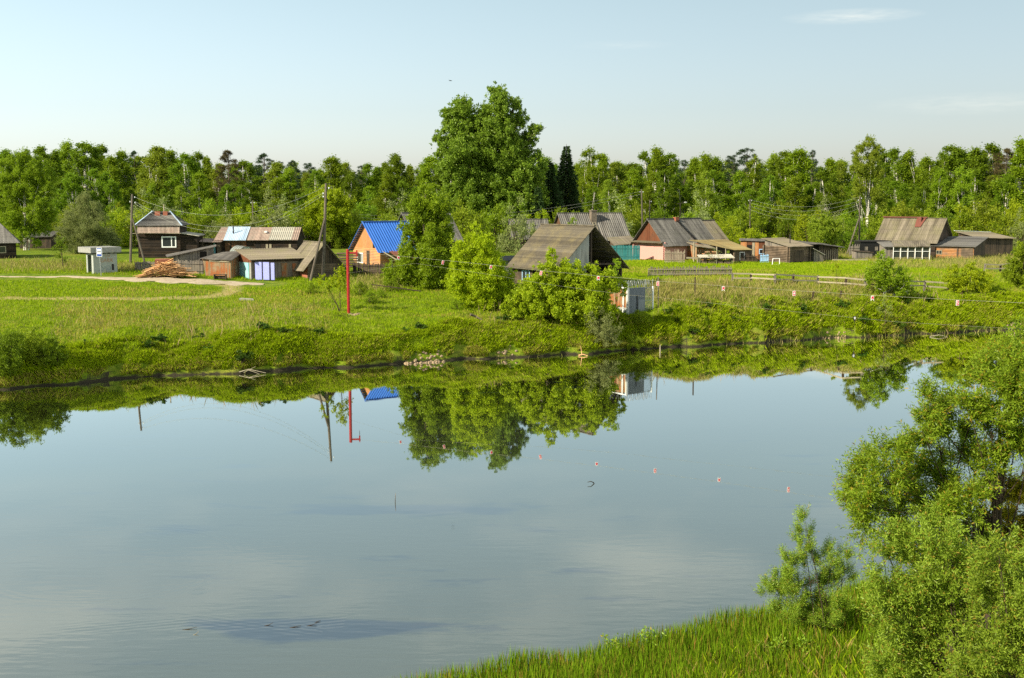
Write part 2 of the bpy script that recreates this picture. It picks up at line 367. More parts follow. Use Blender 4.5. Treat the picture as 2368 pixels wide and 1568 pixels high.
# ------------------------------------------------------------------ ground
road_poly = [(0, 640), (120, 641), (230, 643), (330, 647), (430, 651), (550, 656), (610, 658)]
track1 = [(0, 690), (150, 691), (300, 691), (420, 689), (500, 685), (535, 675), (540, 664), (520, 658)]
RP = np.array([WG(*p)[:2] for p in road_poly]); T1 = np.array([WG(*p)[:2] for p in track1])
def pdist(x, y, P):
    d = np.full(np.shape(x), 1e9)
    for i in range(len(P) - 1):
        a = P[i]; b = P[i + 1]; ab = b - a; L = (ab ** 2).sum()
        t = np.clip(((x - a[0]) * ab[0] + (y - a[1]) * ab[1]) / L, 0, 1)
        d = np.minimum(d, np.hypot(x - a[0] - t * ab[0], y - a[1] - t * ab[1]))
    return d
def groundm():
    k = NT('ground_turf'); p = k.pos(); x, y, z = k.sep(p)[:3]
    n1 = k.noise(p, .12, 4, .6); n2 = k.noise(p, 1.2, 4, .65); n3 = k.noise(p, 9, 3, .7)
    g = k.mix(k.ramp(n2, .35, .65), (.075, .125, .004), (.17, .23, .008))  # turf colour darkened so gaps between the tufts read as shade
    g = k.mix(k.math('MULTIPLY', k.ramp(n3, .4, .7), .5), g, (.07, .12, .008))
    dryf = k.ramp(k.math('ADD', k.math('MULTIPLY', n1, .6), k.math('MULTIPLY', n2, .4)), .5, .66)
    g = k.mix(k.math('MULTIPLY', dryf, .5), g, (.28, .22, .06))
    wear = k.attr('wear')
    g = k.mix(k.math('MULTIPLY', wear, k.ramp(k.math('ADD', wear, k.math('MULTIPLY', n2, .7)), .6, 1.1)), g, (.36, .28, .12))
    zz = k.math('ADD', z, k.math('MULTIPLY', k.math('SUBTRACT', n2, .5), .7))
    ng = k.n('ShaderNodeNewGeometry').outputs['True Normal']; nz = k.sep(ng)[2]
    steep = k.ramp(k.math('ADD', nz, k.math('MULTIPLY', k.math('SUBTRACT', n3, .5), .3)), .52, .42)
    soil = k.mix(n3, (.014, .012, .007), (.05, .042, .026))
    g = k.mix(steep, g, soil); g = k.mix(k.ramp(zz, .28, .08), g, soil)
    return k.done(k.bsdf(g, .95, 0, .15, k.bump(k.math('ADD', n2, n3), .6, .12)))
def make_ground():
    xs = np.concatenate([-np.geomspace(700, 80, 16), np.arange(-76, 86, .38), np.geomspace(90, 700, 16)])
    ft = np.concatenate([np.arange(0, 2, .12), np.arange(2, 14, .3), np.arange(14, 62, .9), np.geomspace(62, 900, 26)])
    nt = np.concatenate([np.arange(0, 3, .3), np.arange(3, 24, .6), np.geomspace(24, 260, 14)])
    X = np.repeat(xs[None, :], len(ft) + len(nt) + 9, 0)
    rows = [near(xs) - s for s in nt[::-1]]
    a = near(xs); b = shore(xs)
    for q in (.02, .06, .15, .3, .5, .7, .85, .94, .98): rows.append(a + (b - a) * q)
    rows += [b + t for t in ft]
    Y = np.array(rows); Z = h(X, Y)
    V = np.stack([X, Y, Z], -1).reshape(-1, 3); r, c = X.shape
    i = np.arange(r - 1)[:, None] * c + np.arange(c - 1)[None, :]
    Fq = np.stack([i, i + 1, i + c + 1, i + c], -1).reshape(-1, 4)
    wr = np.clip(1.3 - pdist(V[:, 0], V[:, 1], T1) / 1.6, 0, 1) * .8
    o = fastmesh('ground', V, Fq, groundm(), {'wear': wr}, smooth=True); tag(o, kind='structure')
make_ground()

def ribbon(name, P, wid, mat, lift=.012, n=10):
    """strip of road draped on the ground"""
    pts = [];
    for i in range(len(P) - 1):
        for j in range(n): pts.append(P[i] + (P[i + 1] - P[i]) * j / n)
    pts.append(P[-1]); pts = np.array(pts)
    for _ in range(6): pts[1:-1] = (pts[:-2] + pts[1:-1] * 2 + pts[2:]) / 4
    V = []; m = 14
    d = np.gradient(pts, axis=0); d /= np.linalg.norm(d, axis=1)[:, None]; nn = np.stack([-d[:, 1], d[:, 0]], 1)
    for i, p in enumerate(pts):
        w0 = np.interp(i / (len(pts) - 1), np.linspace(0, 1, len(wid)), wid)
        for j in range(m + 1):
            ww = w0 * (1 + .25 * math.sin(i * .9 + (j > m / 2) * 2) * (abs(j - m / 2) > m / 2 - 1))
            q = p + nn[i] * (j / m - .5) * ww; V.append((q[0], q[1], hz(q[0], q[1]) + lift + (0.03 if 0 < j < m else -.03)))
    V = np.array(V); c = m + 1; i = np.arange(len(pts) - 1)[:, None] * c + np.arange(m)[None, :]
    Fq = np.stack([i, i + c, i + c + 1, i + 1], -1).reshape(-1, 4)
    return fastmesh(name, V, Fq, mat, smooth=True)
def roadm():
    k = NT('gravel_road'); p = k.pos(); n2 = k.noise(p, 1.5, 4, .6); n3 = k.noise(p, 14, 3, .7)
    c = k.mix(n3, (.30, .24, .17), (.50, .42, .32)); c = k.mix(k.ramp(n2, .5, .7), c, (.24, .2, .1))
    return k.done(k.bsdf(c, .95, 0, .1, k.bump(n3, .5, .03)))
tag(ribbon('dirt_road', RP, [.4, .6, 1.2, 3.2, 3.6, 2.6, .8], roadm(), .04), kind='structure')

# ------------------------------------------------------------------ water
def waterm():
    k = NT('river_water'); p = k.pos(); x, y, z = k.sep(p)[:3]
    # murk of the body: olive and deep under the far bank, paler silt on the shallows on the near side
    n1 = k.noise(k.scale(p, (.05, .12, 1)), 1, 3, .5); 
    dep = k.ramp(k.math('ADD', y, k.math('ADD', k.math('MULTIPLY', x, -.42), k.math('MULTIPLY', k.math('SUBTRACT', n1, .5), 22))), 78, 34)
    body = k.mix(dep, (.014, .016, .006), (.075, .085, .062))
    w = k.noise(k.scale(p, (.16, .5, 1)), 1, 5, .6)          # submerged weed beds near the floating twigs
    def spot(cx, cy, rx, ry):
        a = k.math('POWER', k.math('DIVIDE', k.math('SUBTRACT', x, cx), rx), 2); b = k.math('POWER', k.math('DIVIDE', k.math('SUBTRACT', y, cy), ry), 2)
        return k.math('SUBTRACT', 1, k.math('SQRT', k.math('ADD', a, b)), clamp=True)
    sp = k.math('ADD', spot(-6.0, 37.6, 6.5, 2.0), spot(-4.5, 52, 9, 1.8), clamp=True)
    sp = k.ramp(k.math('ADD', sp, k.math('MULTIPLY', k.math('SUBTRACT', w, .5), 3.0)), .3, .65)
    body = k.mix(k.math('MULTIPLY', sp, .95), body, (.012, .02, .035))
    patch = k.ramp(k.noise(k.scale(p, (.35, 1.0, 1)), 1, 4, .6), .63, .72)
    body = k.mix(k.math('MULTIPLY', k.math('MULTIPLY', patch, dep), .4), body, (.02, .026, .034))
    r1 = k.noise(k.scale(p, (.7, 2.2, 1)), 1, 2, .5); r2 = k.noise(k.scale(p, (5, 9, 1)), 1, 3, .6)
    ringd = k.math('SQRT', k.math('ADD', k.math('POWER', k.math('SUBTRACT', x, -13), 2), k.math('POWER', k.math('SUBTRACT', y, 44), 2)))
    def rings(cx, cy, r0, wv, wid, amp):
        d = k.math('SQRT', k.math('ADD', k.math('POWER', k.math('SUBTRACT', x, cx), 2), k.math('POWER', k.math('SUBTRACT', y, cy), 2)))
        en = k.math('SUBTRACT', 1, k.math('DIVIDE', k.math('ABSOLUTE', k.math('SUBTRACT', d, r0)), wid), clamp=True)
        return k.math('MULTIPLY', k.math('MULTIPLY', k.math('SINE', k.math('MULTIPLY', d, 6.283 / wv)), en), amp)
    # rows of ripples trailing from the floating twigs
    def wake(cx, cy, L, slope, wv, amp):
        lx = k.math('SUBTRACT', cx, x); ly = k.math('SUBTRACT', y, cy)
        ph = k.math('MULTIPLY', k.math('ADD', ly, k.math('MULTIPLY', lx, slope)), 6.283 / wv)
        dd = k.math('ADD', k.math('MULTIPLY', ly, 1.0), k.math('MULTIPLY', lx, slope * .5))
        en = k.math('MULTIPLY', k.math('SUBTRACT', 1, k.math('ABSOLUTE', k.math('DIVIDE', dd, .9)), clamp=True), k.math('MULTIPLY', k.math('GREATER_THAN', lx, 0), k.math('SUBTRACT', 1, k.math('DIVIDE', lx, L), clamp=True)))
        return k.math('MULTIPLY', k.math('MULTIPLY', k.math('SINE', ph), en), amp)
    hg = k.math('ADD', k.math('MULTIPLY', r1, .9), k.math('MULTIPLY', r2, .11))
    for a in (rings(-15.5, 44.5, 4.6, .32, .7, .10), rings(-12.3, 52, 5.0, .35, .7, .07), rings(-11.3, 41.0, .25, .12, .2, .12),
              wake(-5.6, 37.9, 7, .25, .3, .16), wake(-10.6, 37.9, 6, .3, .28, .12), wake(-6.2, 37.2, 7, -.35, .3, .14)):
        hg = k.math('ADD', hg, a)
    near_f = k.ramp(y, 56, 34)
    b = k.n('ShaderNodeBump'); k.put(b.inputs['Height'], hg); k.put(b.inputs['Strength'], k.math('ADD', .008, k.math('MULTIPLY', near_f, .10))); b.inputs['Distance'].default_value = .05
    d = k.n('ShaderNodeBsdfDiffuse'); k.put(d.inputs[0], body)
    g = k.n('ShaderNodeBsdfGlossy'); g.inputs['Roughness'].default_value = .012; k.put(g.inputs['Color'], (.98, 1.0, .97)); k.put(g.inputs['Normal'], b.outputs[0])
    fr = k.n('ShaderNodeFresnel'); fr.inputs['IOR'].default_value = 1.9; k.put(fr.inputs['Normal'], b.outputs[0])
    mx = k.n('ShaderNodeMixShader'); k.put(mx.inputs[0], k.math('MULTIPLY', fr.outputs[0], 1.8, clamp=True)); k.t.links.new(d.outputs[0], mx.inputs[1]); k.t.links.new(g.outputs[0], mx.inputs[2])
    return k.done(mx.outputs[0])
wv = np.array([(-700, -290, 0), (700, -290, 0), (700, 262, 0), (-700, 262, 0)], float)
tag(fastmesh('water', wv, np.array([[0, 1, 2, 3]]), waterm()), kind='structure')

# ------------------------------------------------------------------ vegetation
def unit(a): return a / (np.linalg.norm(a, axis=-1, keepdims=True) + 1e-9)
def leafquads(C, A, L, Wd):
    n = len(C); A = unit(A); S = unit(np.cross(A, unit(rng.normal(size=(n, 3)))))
    L = np.broadcast_to(L, n)[:, None] * rng.uniform(.7, 1.25, (n, 1)); Wd = np.broadcast_to(Wd, n)[:, None] * rng.uniform(.75, 1.2, (n, 1))
    N = np.cross(A, S)
    V = np.stack([C, C + A * L * .5 + S * Wd * .5 + N * L * .06, C + A * L, C + A * L * .5 - S * Wd * .5 + N * L * .06], 1).reshape(-1, 3)
    return V, np.arange(n * 4).reshape(-1, 4), np.repeat(rng.random(n), 4)
def ballpts(C, Rr, n, flat=1., shell=.45):
    """n points in each clump (C (m,3), Rr (m,))"""
    m = len(C); d = unit(rng.normal(size=(m, n, 3))); r = np.minimum(np.abs(rng.normal(size=(m, n, 1))) * .42 + rng.random((m, n, 1)) * .42, 1.5)
    P = d * r * np.asarray(Rr)[:, None, None]; P[..., 2] *= flat
    return (C[:, None, :] + P).reshape(-1, 3), d.reshape(-1, 3)
def crown_obj(C, Rr, n, L, Wd, mat, bias=(0, 0, .3), flat=1., out=.6, shell=.45):
    P, D = ballpts(np.asarray(C, float), Rr, n, flat, shell)
    A = rng.normal(size=P.shape) * .8 + D * out + np.array(bias)
    V, Fq, r = leafquads(P, A, L, Wd)
    return fastmesh('crown', V, Fq, mat, {'rnd': r})
def limbs(trunk, trad, ends, mat, r0=.07, sides=5, name='trunk', jit=.25, low=.35):
    b = MB(); b.tube(trunk, trad, 7)
    T = np.array(trunk, float)
    for e in ends:
        e = np.array(e, float)
        zt = T[0, 2] + max(.12, low + .5 * random.random() * (1 - low)) * (e[2] - T[0, 2]); zt = min(zt, T[-1, 2])
        s = np.array([np.interp(zt, T[:, 2], T[:, i]) for i in range(3)])
        mid = s * .45 + e * .55 + np.array((random.uniform(-1, 1), random.uniform(-1, 1), random.uniform(-.6, .4))) * np.linalg.norm(e - s) * jit * .5
        b.tube([s, mid, e], [r0, r0 * .6, r0 * .15], sides)
    return b.build(name, mat, fix=False)
def pack(name, crown, trunk):
    r = root(name, None, None, (0, 0, 0)); crown.parent = r; trunk.parent = r; return r
def put(o, loc, s, rz=0):
    o.location = loc; o.scale = s if hasattr(s, '__len__') else (s, s, s); o.rotation_euler = (0, 0, R(rz)); return o
_used = set()
def inst(p, loc, s, rz, label, cat='tree', group=None, crownmat=None):
    if p.name in _used:
        o = p.copy(); COL.objects.link(o)
        for c in p.children:
            d = c.copy(); COL.objects.link(d); d.parent = o
    else: o = p; _used.add(p.name)
    for k in ('group',):
        if k in o: del o[k]
    tag(o, label, cat, group); return put(o, loc, s, rz)

def proto_birch(name, mat, seed, z0=2.2, Rm=1.9, dens=1., airy=False):
    random.seed(seed); H = 10; C = []; Rr = []
    n = int(76 * dens)
    nt = random.choice((1, 2, 3)); tops = [(random.uniform(-.8, .8) * (nt > 1), random.uniform(-.6, .6) * (nt > 1), H - random.uniform(0, 1.6) * (i > 0)) for i in range(nt)]
    for i in range(n):
        tx, ty, tz = random.choice(tops); u = ((i + random.random()) / n) ** 1.05; z = z0 - .8 + (tz - z0 + .5) * u
        env = Rm * (math.sin(math.pi * min(1, .16 + u * .80)) ** .75) * (1 - .25 * u); a = random.random() * 6.283; r = env * (random.random() ** .55) * random.uniform(.75, 1.12)
        C.append((tx * u + r * math.cos(a), ty * u + r * math.sin(a), z + random.uniform(-.2, .2))); Rr.append(random.uniform(.42, .78) * (1.05 - .5 * u))
    for t in tops: C.append((t[0], t[1], t[2] - .25)); Rr.append(.32)
    C = np.array(C); Rr = np.array(Rr)
    cr = crown_obj(C, Rr * 1.12, 270 if not airy else 170, .155, .095, mat, (0, 0, -.2), 1.25, .3)
    tr = [(0, 0, -.3), (.08, .05, 2), (.0, .1, 5), (tops[0][0] * .5, tops[0][1] * .5, 7.5), (tops[0][0], tops[0][1], tops[0][2] - .3)]
    t = limbs(tr, [.16, .13, .10, .06, .02], [C[i] for i in range(0, len(C), 3)], M['birchbark'], .024)
    return pack(name, cr, t)
def proto_pine(name, mat, seed, brown=False):
    random.seed(seed); C = []; Rr = []; H = 10
    z = 3.2 if brown else 5.0
    while z < H:
        u = (z - 3) / 7; rad = (1.9 if not brown else 1.7) * (1 - u) ** .6 + .25
        for k in range(random.randint(4, 6)):
            a = random.random() * 6.283; r = rad * random.uniform(.45, 1)
            C.append((r * math.cos(a), r * math.sin(a), z + r * .22 + random.uniform(-.15, .15))); Rr.append(random.uniform(.3, .5) * (1.1 - .5 * u))
        z += .42
    C.append((0, 0, H - .1)); Rr.append(.22); C = np.array(C)
    cr = crown_obj(C, np.array(Rr), 130, .17, .035, mat, (0, 0, .7), .62, .5)
    t = limbs([(0, 0, -.3), (.05, 0, 4), (0, .05, 7), (0, 0, 9.9)], [.16, .12, .07, .02], C[::2], M['bark'], .03, low=.85)
    return pack(name, cr, t)
def proto_fir(name, mat, seed):
    random.seed(seed); b = MB(); b.tube([(0, 0, -.3), (0, 0, 5), (0, 0, 10)], [.17, .1, .015], 7)
    P = []; A = []; z = .9
    while z < 9.75:
        rad = (10 - z) * .262 + .08; rad *= random.uniform(.85, 1.1)
        nb = int(6 + rad * 4)
        for k in range(nb):
            a = 6.283 * (k + random.random() * .7) / nb; rr = rad * random.uniform(.75, 1.1); d = np.array((math.cos(a), math.sin(a), 0))
            e = d * rr + np.array((0, 0, z - rr * .22)); b.tube([(0, 0, z), tuple(d * rr * .5 + np.array((0, 0, z + .02))), tuple(e)], [.03, .02, .006], 4)
            m = int(16 + rr * 34)
            for j in range(m):
                t = random.random() ** .7; q = d * rr * t + np.array((0, 0, z - rr * .22 * t * t + .02)); sd = np.array((-d[1], d[0], 0)) * random.uniform(-1, 1) * .32 * (1.1 - t) * (rr ** .5)
                P.append(q + sd); A.append(d * .7 + sd * 1.2 + np.array((0, 0, random.uniform(-.7, .25))))
        z += .17 + .10 * (10 - z) / 10
    V, Fq, r = leafquads(np.array(P), np.array(A), .30, .075)
    return pack(name, fastmesh('crown', V, Fq, mat, {'rnd': r}), b.build('trunk', M['bark'], fix=False))
def proto_shrub(name, mat, seed, H=4., Rx=2.4, n=60, leaf=.16, up=.35, per=95):
    """rounded many-stemmed shrub"""
    random.seed(seed); C = []; Rr = []
    for i in range(n):
        a = random.random() * 6.283; ph = math.acos(1 - random.random() * 1.05) if random.random() < .75 else random.random() * 1.3
        q = random.uniform(.72, 1.0) if random.random() < .7 else random.uniform(.3, .8); lump = 1 + .16 * math.sin(a * 3 + seed) + .12 * math.sin(a * 5 + ph * 4)
        C.append((Rx * .86 * q * lump * math.sin(ph) * math.cos(a), Rx * .86 * q * lump * math.sin(ph) * math.sin(a), max(.25, H * .88 * q * lump * math.cos(ph)))); Rr.append(random.uniform(.32, .62) * H / 4)
    C = np.array(C)
    cr = crown_obj(C, np.array(Rr), per, leaf, leaf * .55, mat, (0, 0, up), 1.1, .5)
    b = MB()
    for e in C[::2]:
        s = np.array((random.uniform(-.3, .3), random.uniform(-.3, .3), -.2)); m = s * .4 + e * .6 + np.array((0, 0, -.15 * np.linalg.norm(e[:2])))
        b.tube([s, m, e], [.05, .03, .01], 4)
    return pack(name, cr, b.build('trunk', M['bankbark'], fix=False))

def lobetree(name, base, Y, lobes, mat, leaf, label, cat='tree', bark=None, trunk_r=.2, per_m2=60, wr=.6, up=(0, 0, .25), depth=.5, trunks=1, group=None, sub=.30, shell=.4, skip=0):
    """a tree from crown lobes: (x px, y px, radius px, depth offset m); lobes are balls in the round"""
    if Y > 139: Y = Y * far(lobes[0][0])
    random.seed(len(lobes) * 7 + int(Y)); b0 = np.array(base); s = ppm(Y); C = []; Rr = []; ctr = []
    for l in lobes:
        px, py, pr = l[:3]; r = pr * 1.1 / s; dz = l[3] if len(l) > 3 else random.uniform(-depth, depth) * max(1.5, r * 1.6)
        p = np.array(W(px, py, Y + dz)) - b0; ctr.append(p)
        # depth partner lobes keep the crown round in plan
        cs = [(p, r)]
        if r > .9: cs.append((p + np.array((random.uniform(-.4, .4) * r, (1.3 if dz < 0 else -1.3) * r * .9, -random.uniform(0, .5) * r)), r * .85))
        for q, rr in cs:
            m = max(5, int(22 * (rr / 1.5) ** 1.2) + 6); sr = max(.16, rr * sub)
            d = unit(rng.normal(size=(m, 3))); rad = rng.random((m, 1)) ** .45 * (rr - sr * .6)
            C += list(q + d * rad); Rr += list(rng.uniform(.55, 1.15, m) * sr)
            m2 = max(3, m // 3); d = unit(rng.normal(size=(m2, 3)) + np.array((0, 0, .5))); C += list(q + d * rr * rng.uniform(.9, 1.18, (m2, 1))); Rr += list(rng.uniform(.25, .5, m2) * sr)
    C = np.array(C); Rr = np.array(Rr); keep = C[:, 2] > .15; C = C[keep]; Rr = Rr[keep]
    npts = (2.1 * per_m2 * (4 * Rr ** 2)).astype(int); V = []; P = []; D = []
    for lo in np.unique(npts // 8):
        k = npts // 8 == lo; n = int(lo * 8 + 4); a, d = ballpts(C[k], Rr[k], n, 1, shell); P.append(a); D.append(d)
    P = np.concatenate(P); D = np.concatenate(D)
    A = rng.normal(size=P.shape) * .8 + D * .5 + np.array(up); V, Fq, r = leafquads(P, A, leaf, leaf * wr)
    cr = fastmesh('crown', V, Fq, mat, {'rnd': r}); o = root(name, label, cat, tuple(base), 0, group); cr.parent = o
    b = MB(); top = max(ctr, key=lambda q: q[2]); cx = np.mean([c[0] for c in ctr]); 
    stems = []
    for k in range(trunks):
        e = top if k == 0 else ctr[random.randrange(len(ctr))]; s0 = np.array((random.uniform(-.35, .35) * (trunks > 1), random.uniform(-.3, .3) * (trunks > 1), -.3))
        path = [s0, s0 * .5 + np.array((e[0] * .15, e[1] * .15, e[2] * .3)), np.array((e[0] * .5, e[1] * .5, e[2] * .62)), np.array(e) * .97]
        b.tube(path, [trunk_r, trunk_r * .8, trunk_r * .5, trunk_r * .1], 7); stems.append(np.array(path))
    for c in ctr:
        T = random.choice(stems); zt = min(T[-1, 2], max(.3, c[2] * random.uniform(.3, .6))); st = np.array([np.interp(zt, T[:, 2], T[:, i]) for i in range(3)])
        mid = st * .5 + c * .5 + np.array((random.uniform(-.3, .3), random.uniform(-.3, .3), random.uniform(-.2, .3)))
        b.tube([st, mid, c], [trunk_r * .35, trunk_r * .22, trunk_r * .07], 5)
        for j in range(4):
            e2 = c + np.array([random.gauss(0, .55) for _ in range(3)]) * (max(.5, 1.0)); b.tube([mid * .3 + c * .7, e2], [trunk_r * .1, trunk_r * .03], 4)
    tr = b.build('trunk', bark or M['bark'], fix=False); tr.parent = o
    return o

bP = [proto_birch('birch_tree', M['birch'], 1), proto_birch('birch_tree', M['birch2'], 2, 1.6, 2.2), proto_birch('birch_tree', M['birch'], 3, 2.8, 1.6, .9),
      proto_birch('birch_tree', M['birch3'], 4, 2.0, 2.0), proto_birch('birch_tree', M['birch2'], 5, 2.5, 1.8), proto_birch('birch_tree', M['birch'], 6, 3.6, 1.7, .8, True)]
pP = [proto_pine('pine_tree', M['pine'], 11), proto_pine('pine_tree', M['pine'], 12), proto_pine('pine_tree', M['pinebrown'], 13, True)]
fP = [proto_fir('fir_tree', M['fir'], 21), proto_fir('fir_tree', M['fir'], 22)]
sP = [proto_shrub('willow_bush', M['scrub'], 31), proto_shrub('willow_bush', M['bush'], 32), proto_shrub('willow_bush', M['cherry'], 33), proto_shrub('willow_bush', M['willowgrey'], 34), proto_shrub('willow_bush', M['birch2'], 35)]
wP = proto_shrub('weed_clump', M['weed'], 41, 1.0, .8, 22, .16, .2, 40)

marks = [(20, 'the leftmost house'), (200, 'the concrete bus shelter'), (365, 'the dark log house'), (480, 'the low passage shed'),
         (600, 'the long patched shed'), (755, 'the braced village pole'), (860, 'the blue-roofed house'), (1050, 'the half-hidden slate roof'), (1260, 'the big open barn'),
         (1370, 'the brick-chimneyed house'), (1570, 'the pink plastered house'), (1745, 'the orange plank shed'), (1830, 'the square log bathhouse'), (1920, 'the pole shed'),
         (2010, 'the charred shed'), (2120, 'the red-ridged farmhouse'), (2300, 'the dark plank byre')]
from collections import Counter
_lab = Counter(); TL = []
def plant(p, px, top, Y, wfac, label_kind, group, cat='tree', Hp=10., jit=True):
    """place a copied tree so its crown top reaches image row `top`"""
    b = GY(px, Y, 560); Y = b[1]; tp = W(px, top, Y); H = tp[2] - b[2]; s = H / Hp
    o = inst(p, b, (s * wfac, s * wfac, s), random.uniform(0, 360), None, cat, group); TL.append((px, Y, label_kind, o, top)); return o
random.seed(5)
# skyline row: x, top row, kind, width factor, depth
sky_row = [(-30, 345, 'b1', 1.2, 226), (118, 340, 'b4', 1.1, 238), (165, 331, 'b0', 1, 246), (205, 330, 'b1', 1.35, 228), (237, 336, 'b4', 1.0, 240), (262, 362, 'b2', 1.1, 226), (292, 352, 'b0', 1, 244),
           (318, 350, 'p0', .9, 252), (345, 347, 'b5', 1.0, 240), (368, 341, 'b3', 1.25, 224), (396, 350, 'b0', 1.1, 236), (432, 356, 'b1', 1.3, 222), (458, 353, 'b4', 1.0, 236), (482, 364, 'b2', 1.0, 244), (510, 380, 'b3', 1.1, 234),
           (534, 350, 'p2', 1.05, 222), (566, 372, 'b1', 1.1, 232), (592, 378, 'b4', 1.1, 240), (615, 356, 'p0', 1.25, 238), (640, 378, 'b3', 1.3, 228), (680, 372, 'p1', .95, 246), (650, 374, 'p0', .9, 250), (672, 392, 'b0', 1.2, 226),
           (720, 378, 'p1', 1.15, 240), (708, 402, 'b3', 1., 226), (742, 392, 'b2', 1.0, 236), (768, 365, 'b0', 1.25, 226), (804, 378, 'b3', 1.1, 230), (838, 384, 'p0', 1.0, 244), (862, 380, 'b4', 1.3, 232), (893, 376, 'b1', 1.0, 238),
           (918, 357, 'b4', 1.15, 226), (948, 383, 'b2', 1.0, 240), (975, 380, 'b5', 1.1, 232), (1002, 364, 'b0', 1.2, 224), (1030, 372, 'b1', 1.1, 236), (1232, 352, 'b5', 1.0, 236), (1262, 366, 'b4', 1.1, 240), (1282, 380, 'b1', 1.0, 236),
           (1345, 372, 'b5', .9, 232), (1372, 342, 'b5', 1.1, 226), (1394, 358, 'b2', .95, 234), (1402, 380, 'p0', .9, 246), (1425, 376, 'b3', 1.25, 228), (1458, 378, 'b1', 1.3, 236), (1497, 352, 'b4', 1., 232), (1515, 345, 'b0', 1.15, 224), (1545, 356, 'b1', 1.0, 230),
           (1580, 371, 'p1', .9, 242), (1604, 366, 'b2', 1.0, 238), (1628, 360, 'b0', 1.3, 228), (1655, 365, 'b4', 1.0, 234), (1694, 360, 'p1', 1.25, 226), (1722, 344, 'p0', 1.2, 232), (1738, 362, 'b5', .9, 222), (1783, 358, 'b3', 1.0, 236),
           (1812, 350, 'b1', 1.1, 230), (1838, 348, 'b0', 1.3, 226), (1872, 348, 'p1', .6, 236), (1858, 372, 'b4', 1., 240), (1912, 368, 'b2', 1.2, 230), (1938, 378, 'b3', 1.1, 238), (1975, 362, 'b4', 1.0, 230), (2040, 352, 'b1', 1.0, 228), (2072, 345, 'b4', 1.15, 222),
           (2112, 348, 'b5', 1.15, 220), (2142, 372, 'b1', 1.0, 232), (2190, 337, 'b1', 1.2, 218), (2225, 352, 'b4', 1.1, 222), (2265, 334, 'b4', 1.2, 216), (2292, 352, 'p2', .8, 224), (2316, 346, 'p2', 1.15, 212), (2352, 326, 'b0', 1.3, 206), (2395, 330, 'b1', 1.3, 214), (2440, 340, 'b4', 1.3, 220),
           (-70, 350, 'b0', 1.3, 230), (60, 352, 'b1', 1.3, 234), (20, 348, 'b4', 1.2, 240)]
PK = {'b': bP, 'p': pP, 'f': fP}
KN = {'b': 'birch', 'p': 'dark pine', 'f': 'fir'}
for px, top, k, wf, Y in sky_row:
    P = PK[k[0]][int(k[1])]; plant(P, px, top, Y, wf * (random.uniform(1.2, 1.4) if k[0] == 'b' else 1.1), 'brown-needled pine' if k == 'p2' else KN[k[0]], 'trees of the birch wood behind the village')
for i in range(58):
    px = -70 + i * 44 + random.uniform(-15, 15)
    if 1040 < px < 1225: continue
    plant(bP[random.choice((0, 1, 3, 4, 2))], px, np.interp(px, [0, 240, 600, 900, 1300, 1700, 2000, 2367], [352, 352, 385, 390, 385, 372, 368, 345]) + random.uniform(0, 18), random.uniform(246, 256), 1.55, 'farther tree', 'farther trees deep in the wood')
# lower birches in front, filling the wood
for i in range(62):
    px = -60 + i * 41 + random.uniform(-14, 14)
    if 1050 < px < 1230: continue
    top = 408 + random.uniform(-16, 34); P = bP[random.choice((0, 1, 3, 4, 1, 4, 2))]
    plant(P, px, top, random.uniform(204, 218), random.uniform(1.2, 1.6), 'lower birch', 'lower birches in front of the wood')
# willow scrub along the wood's foot
for i in range(100):
    px = -70 + i * 25.5 + random.uniform(-12, 12); top = 472 + random.uniform(-26, 30)
    Y = random.uniform(174, 200)
    if px < 330: top += 12; Y = random.uniform(182, 200)
    if 1130 < px < 1480: top += 12; 
    plant(sP[random.choice((0, 0, 1, 2, 4, 2, 3))], px, top, Y, random.uniform(.75, 1.1), 'scrub willow', 'scrub willows at the foot of the wood', 'bush', 3.9)
# depth of the wood: a further row seen through gaps
for i in range(44):
    px = -80 + i * 59 + random.uniform(-18, 18); plant(random.choice(bP[:5] + [pP[0], fP[1]]), px, 385 + random.uniform(-12, 30), random.uniform(258, 285), 1.35, 'farther tree', 'farther trees deep in the wood')
# firs by the big poplar
plant(fP[0], 1308, 333, 186, .98, 'tall dark fir', None); plant(fP[1], 1272, 372, 190, 1.0, 'second fir', None); plant(fP[1], 1243, 430, 192, 1.1, 'low fir', None)

ORD = ['first ', 'second ', 'third ', 'fourth ', 'fifth ', 'sixth ', 'seventh ', 'eighth ', 'ninth ', 'tenth ']
def finish_labels():
    byk = {}
    for px, Y, kind, o, top in TL:
        mk = min(marks, key=lambda m: abs(m[0] - px)); byk.setdefault((kind, mk[1], mk[0]), []).append((px, Y, o, top))
    for (kind, mk, mx), L in byk.items():
        L.sort(key=lambda a: a[0])
        for i, (px, Y, o, top) in enumerate(L):
            if kind == 'tall dark fir': lb = 'tall pointed dark fir standing right of the great poplar'
            elif kind == 'second fir': lb = 'dark fir partly hidden between the great poplar and the tall fir'
            elif kind == 'low fir': lb = 'lower dark fir under the right side of the great poplar'
            elif kind == 'farther tree': lb = 'hazy farther tree deep in the wood, seen through the front rows'
            else:
                where = {'birch': 'on the skyline behind ', 'dark pine': 'rising on the skyline behind ', 'brown-needled pine': 'on the skyline behind ', 'lower birch': 'in front of the wood behind ', 'scrub willow': "at the wood's foot behind "}[kind]
                nm = kind if len(L) == 1 else ORD[min(i, 9)] + kind + ' from left'
                lb = nm + ' ' + where + mk
            o['label'] = lb

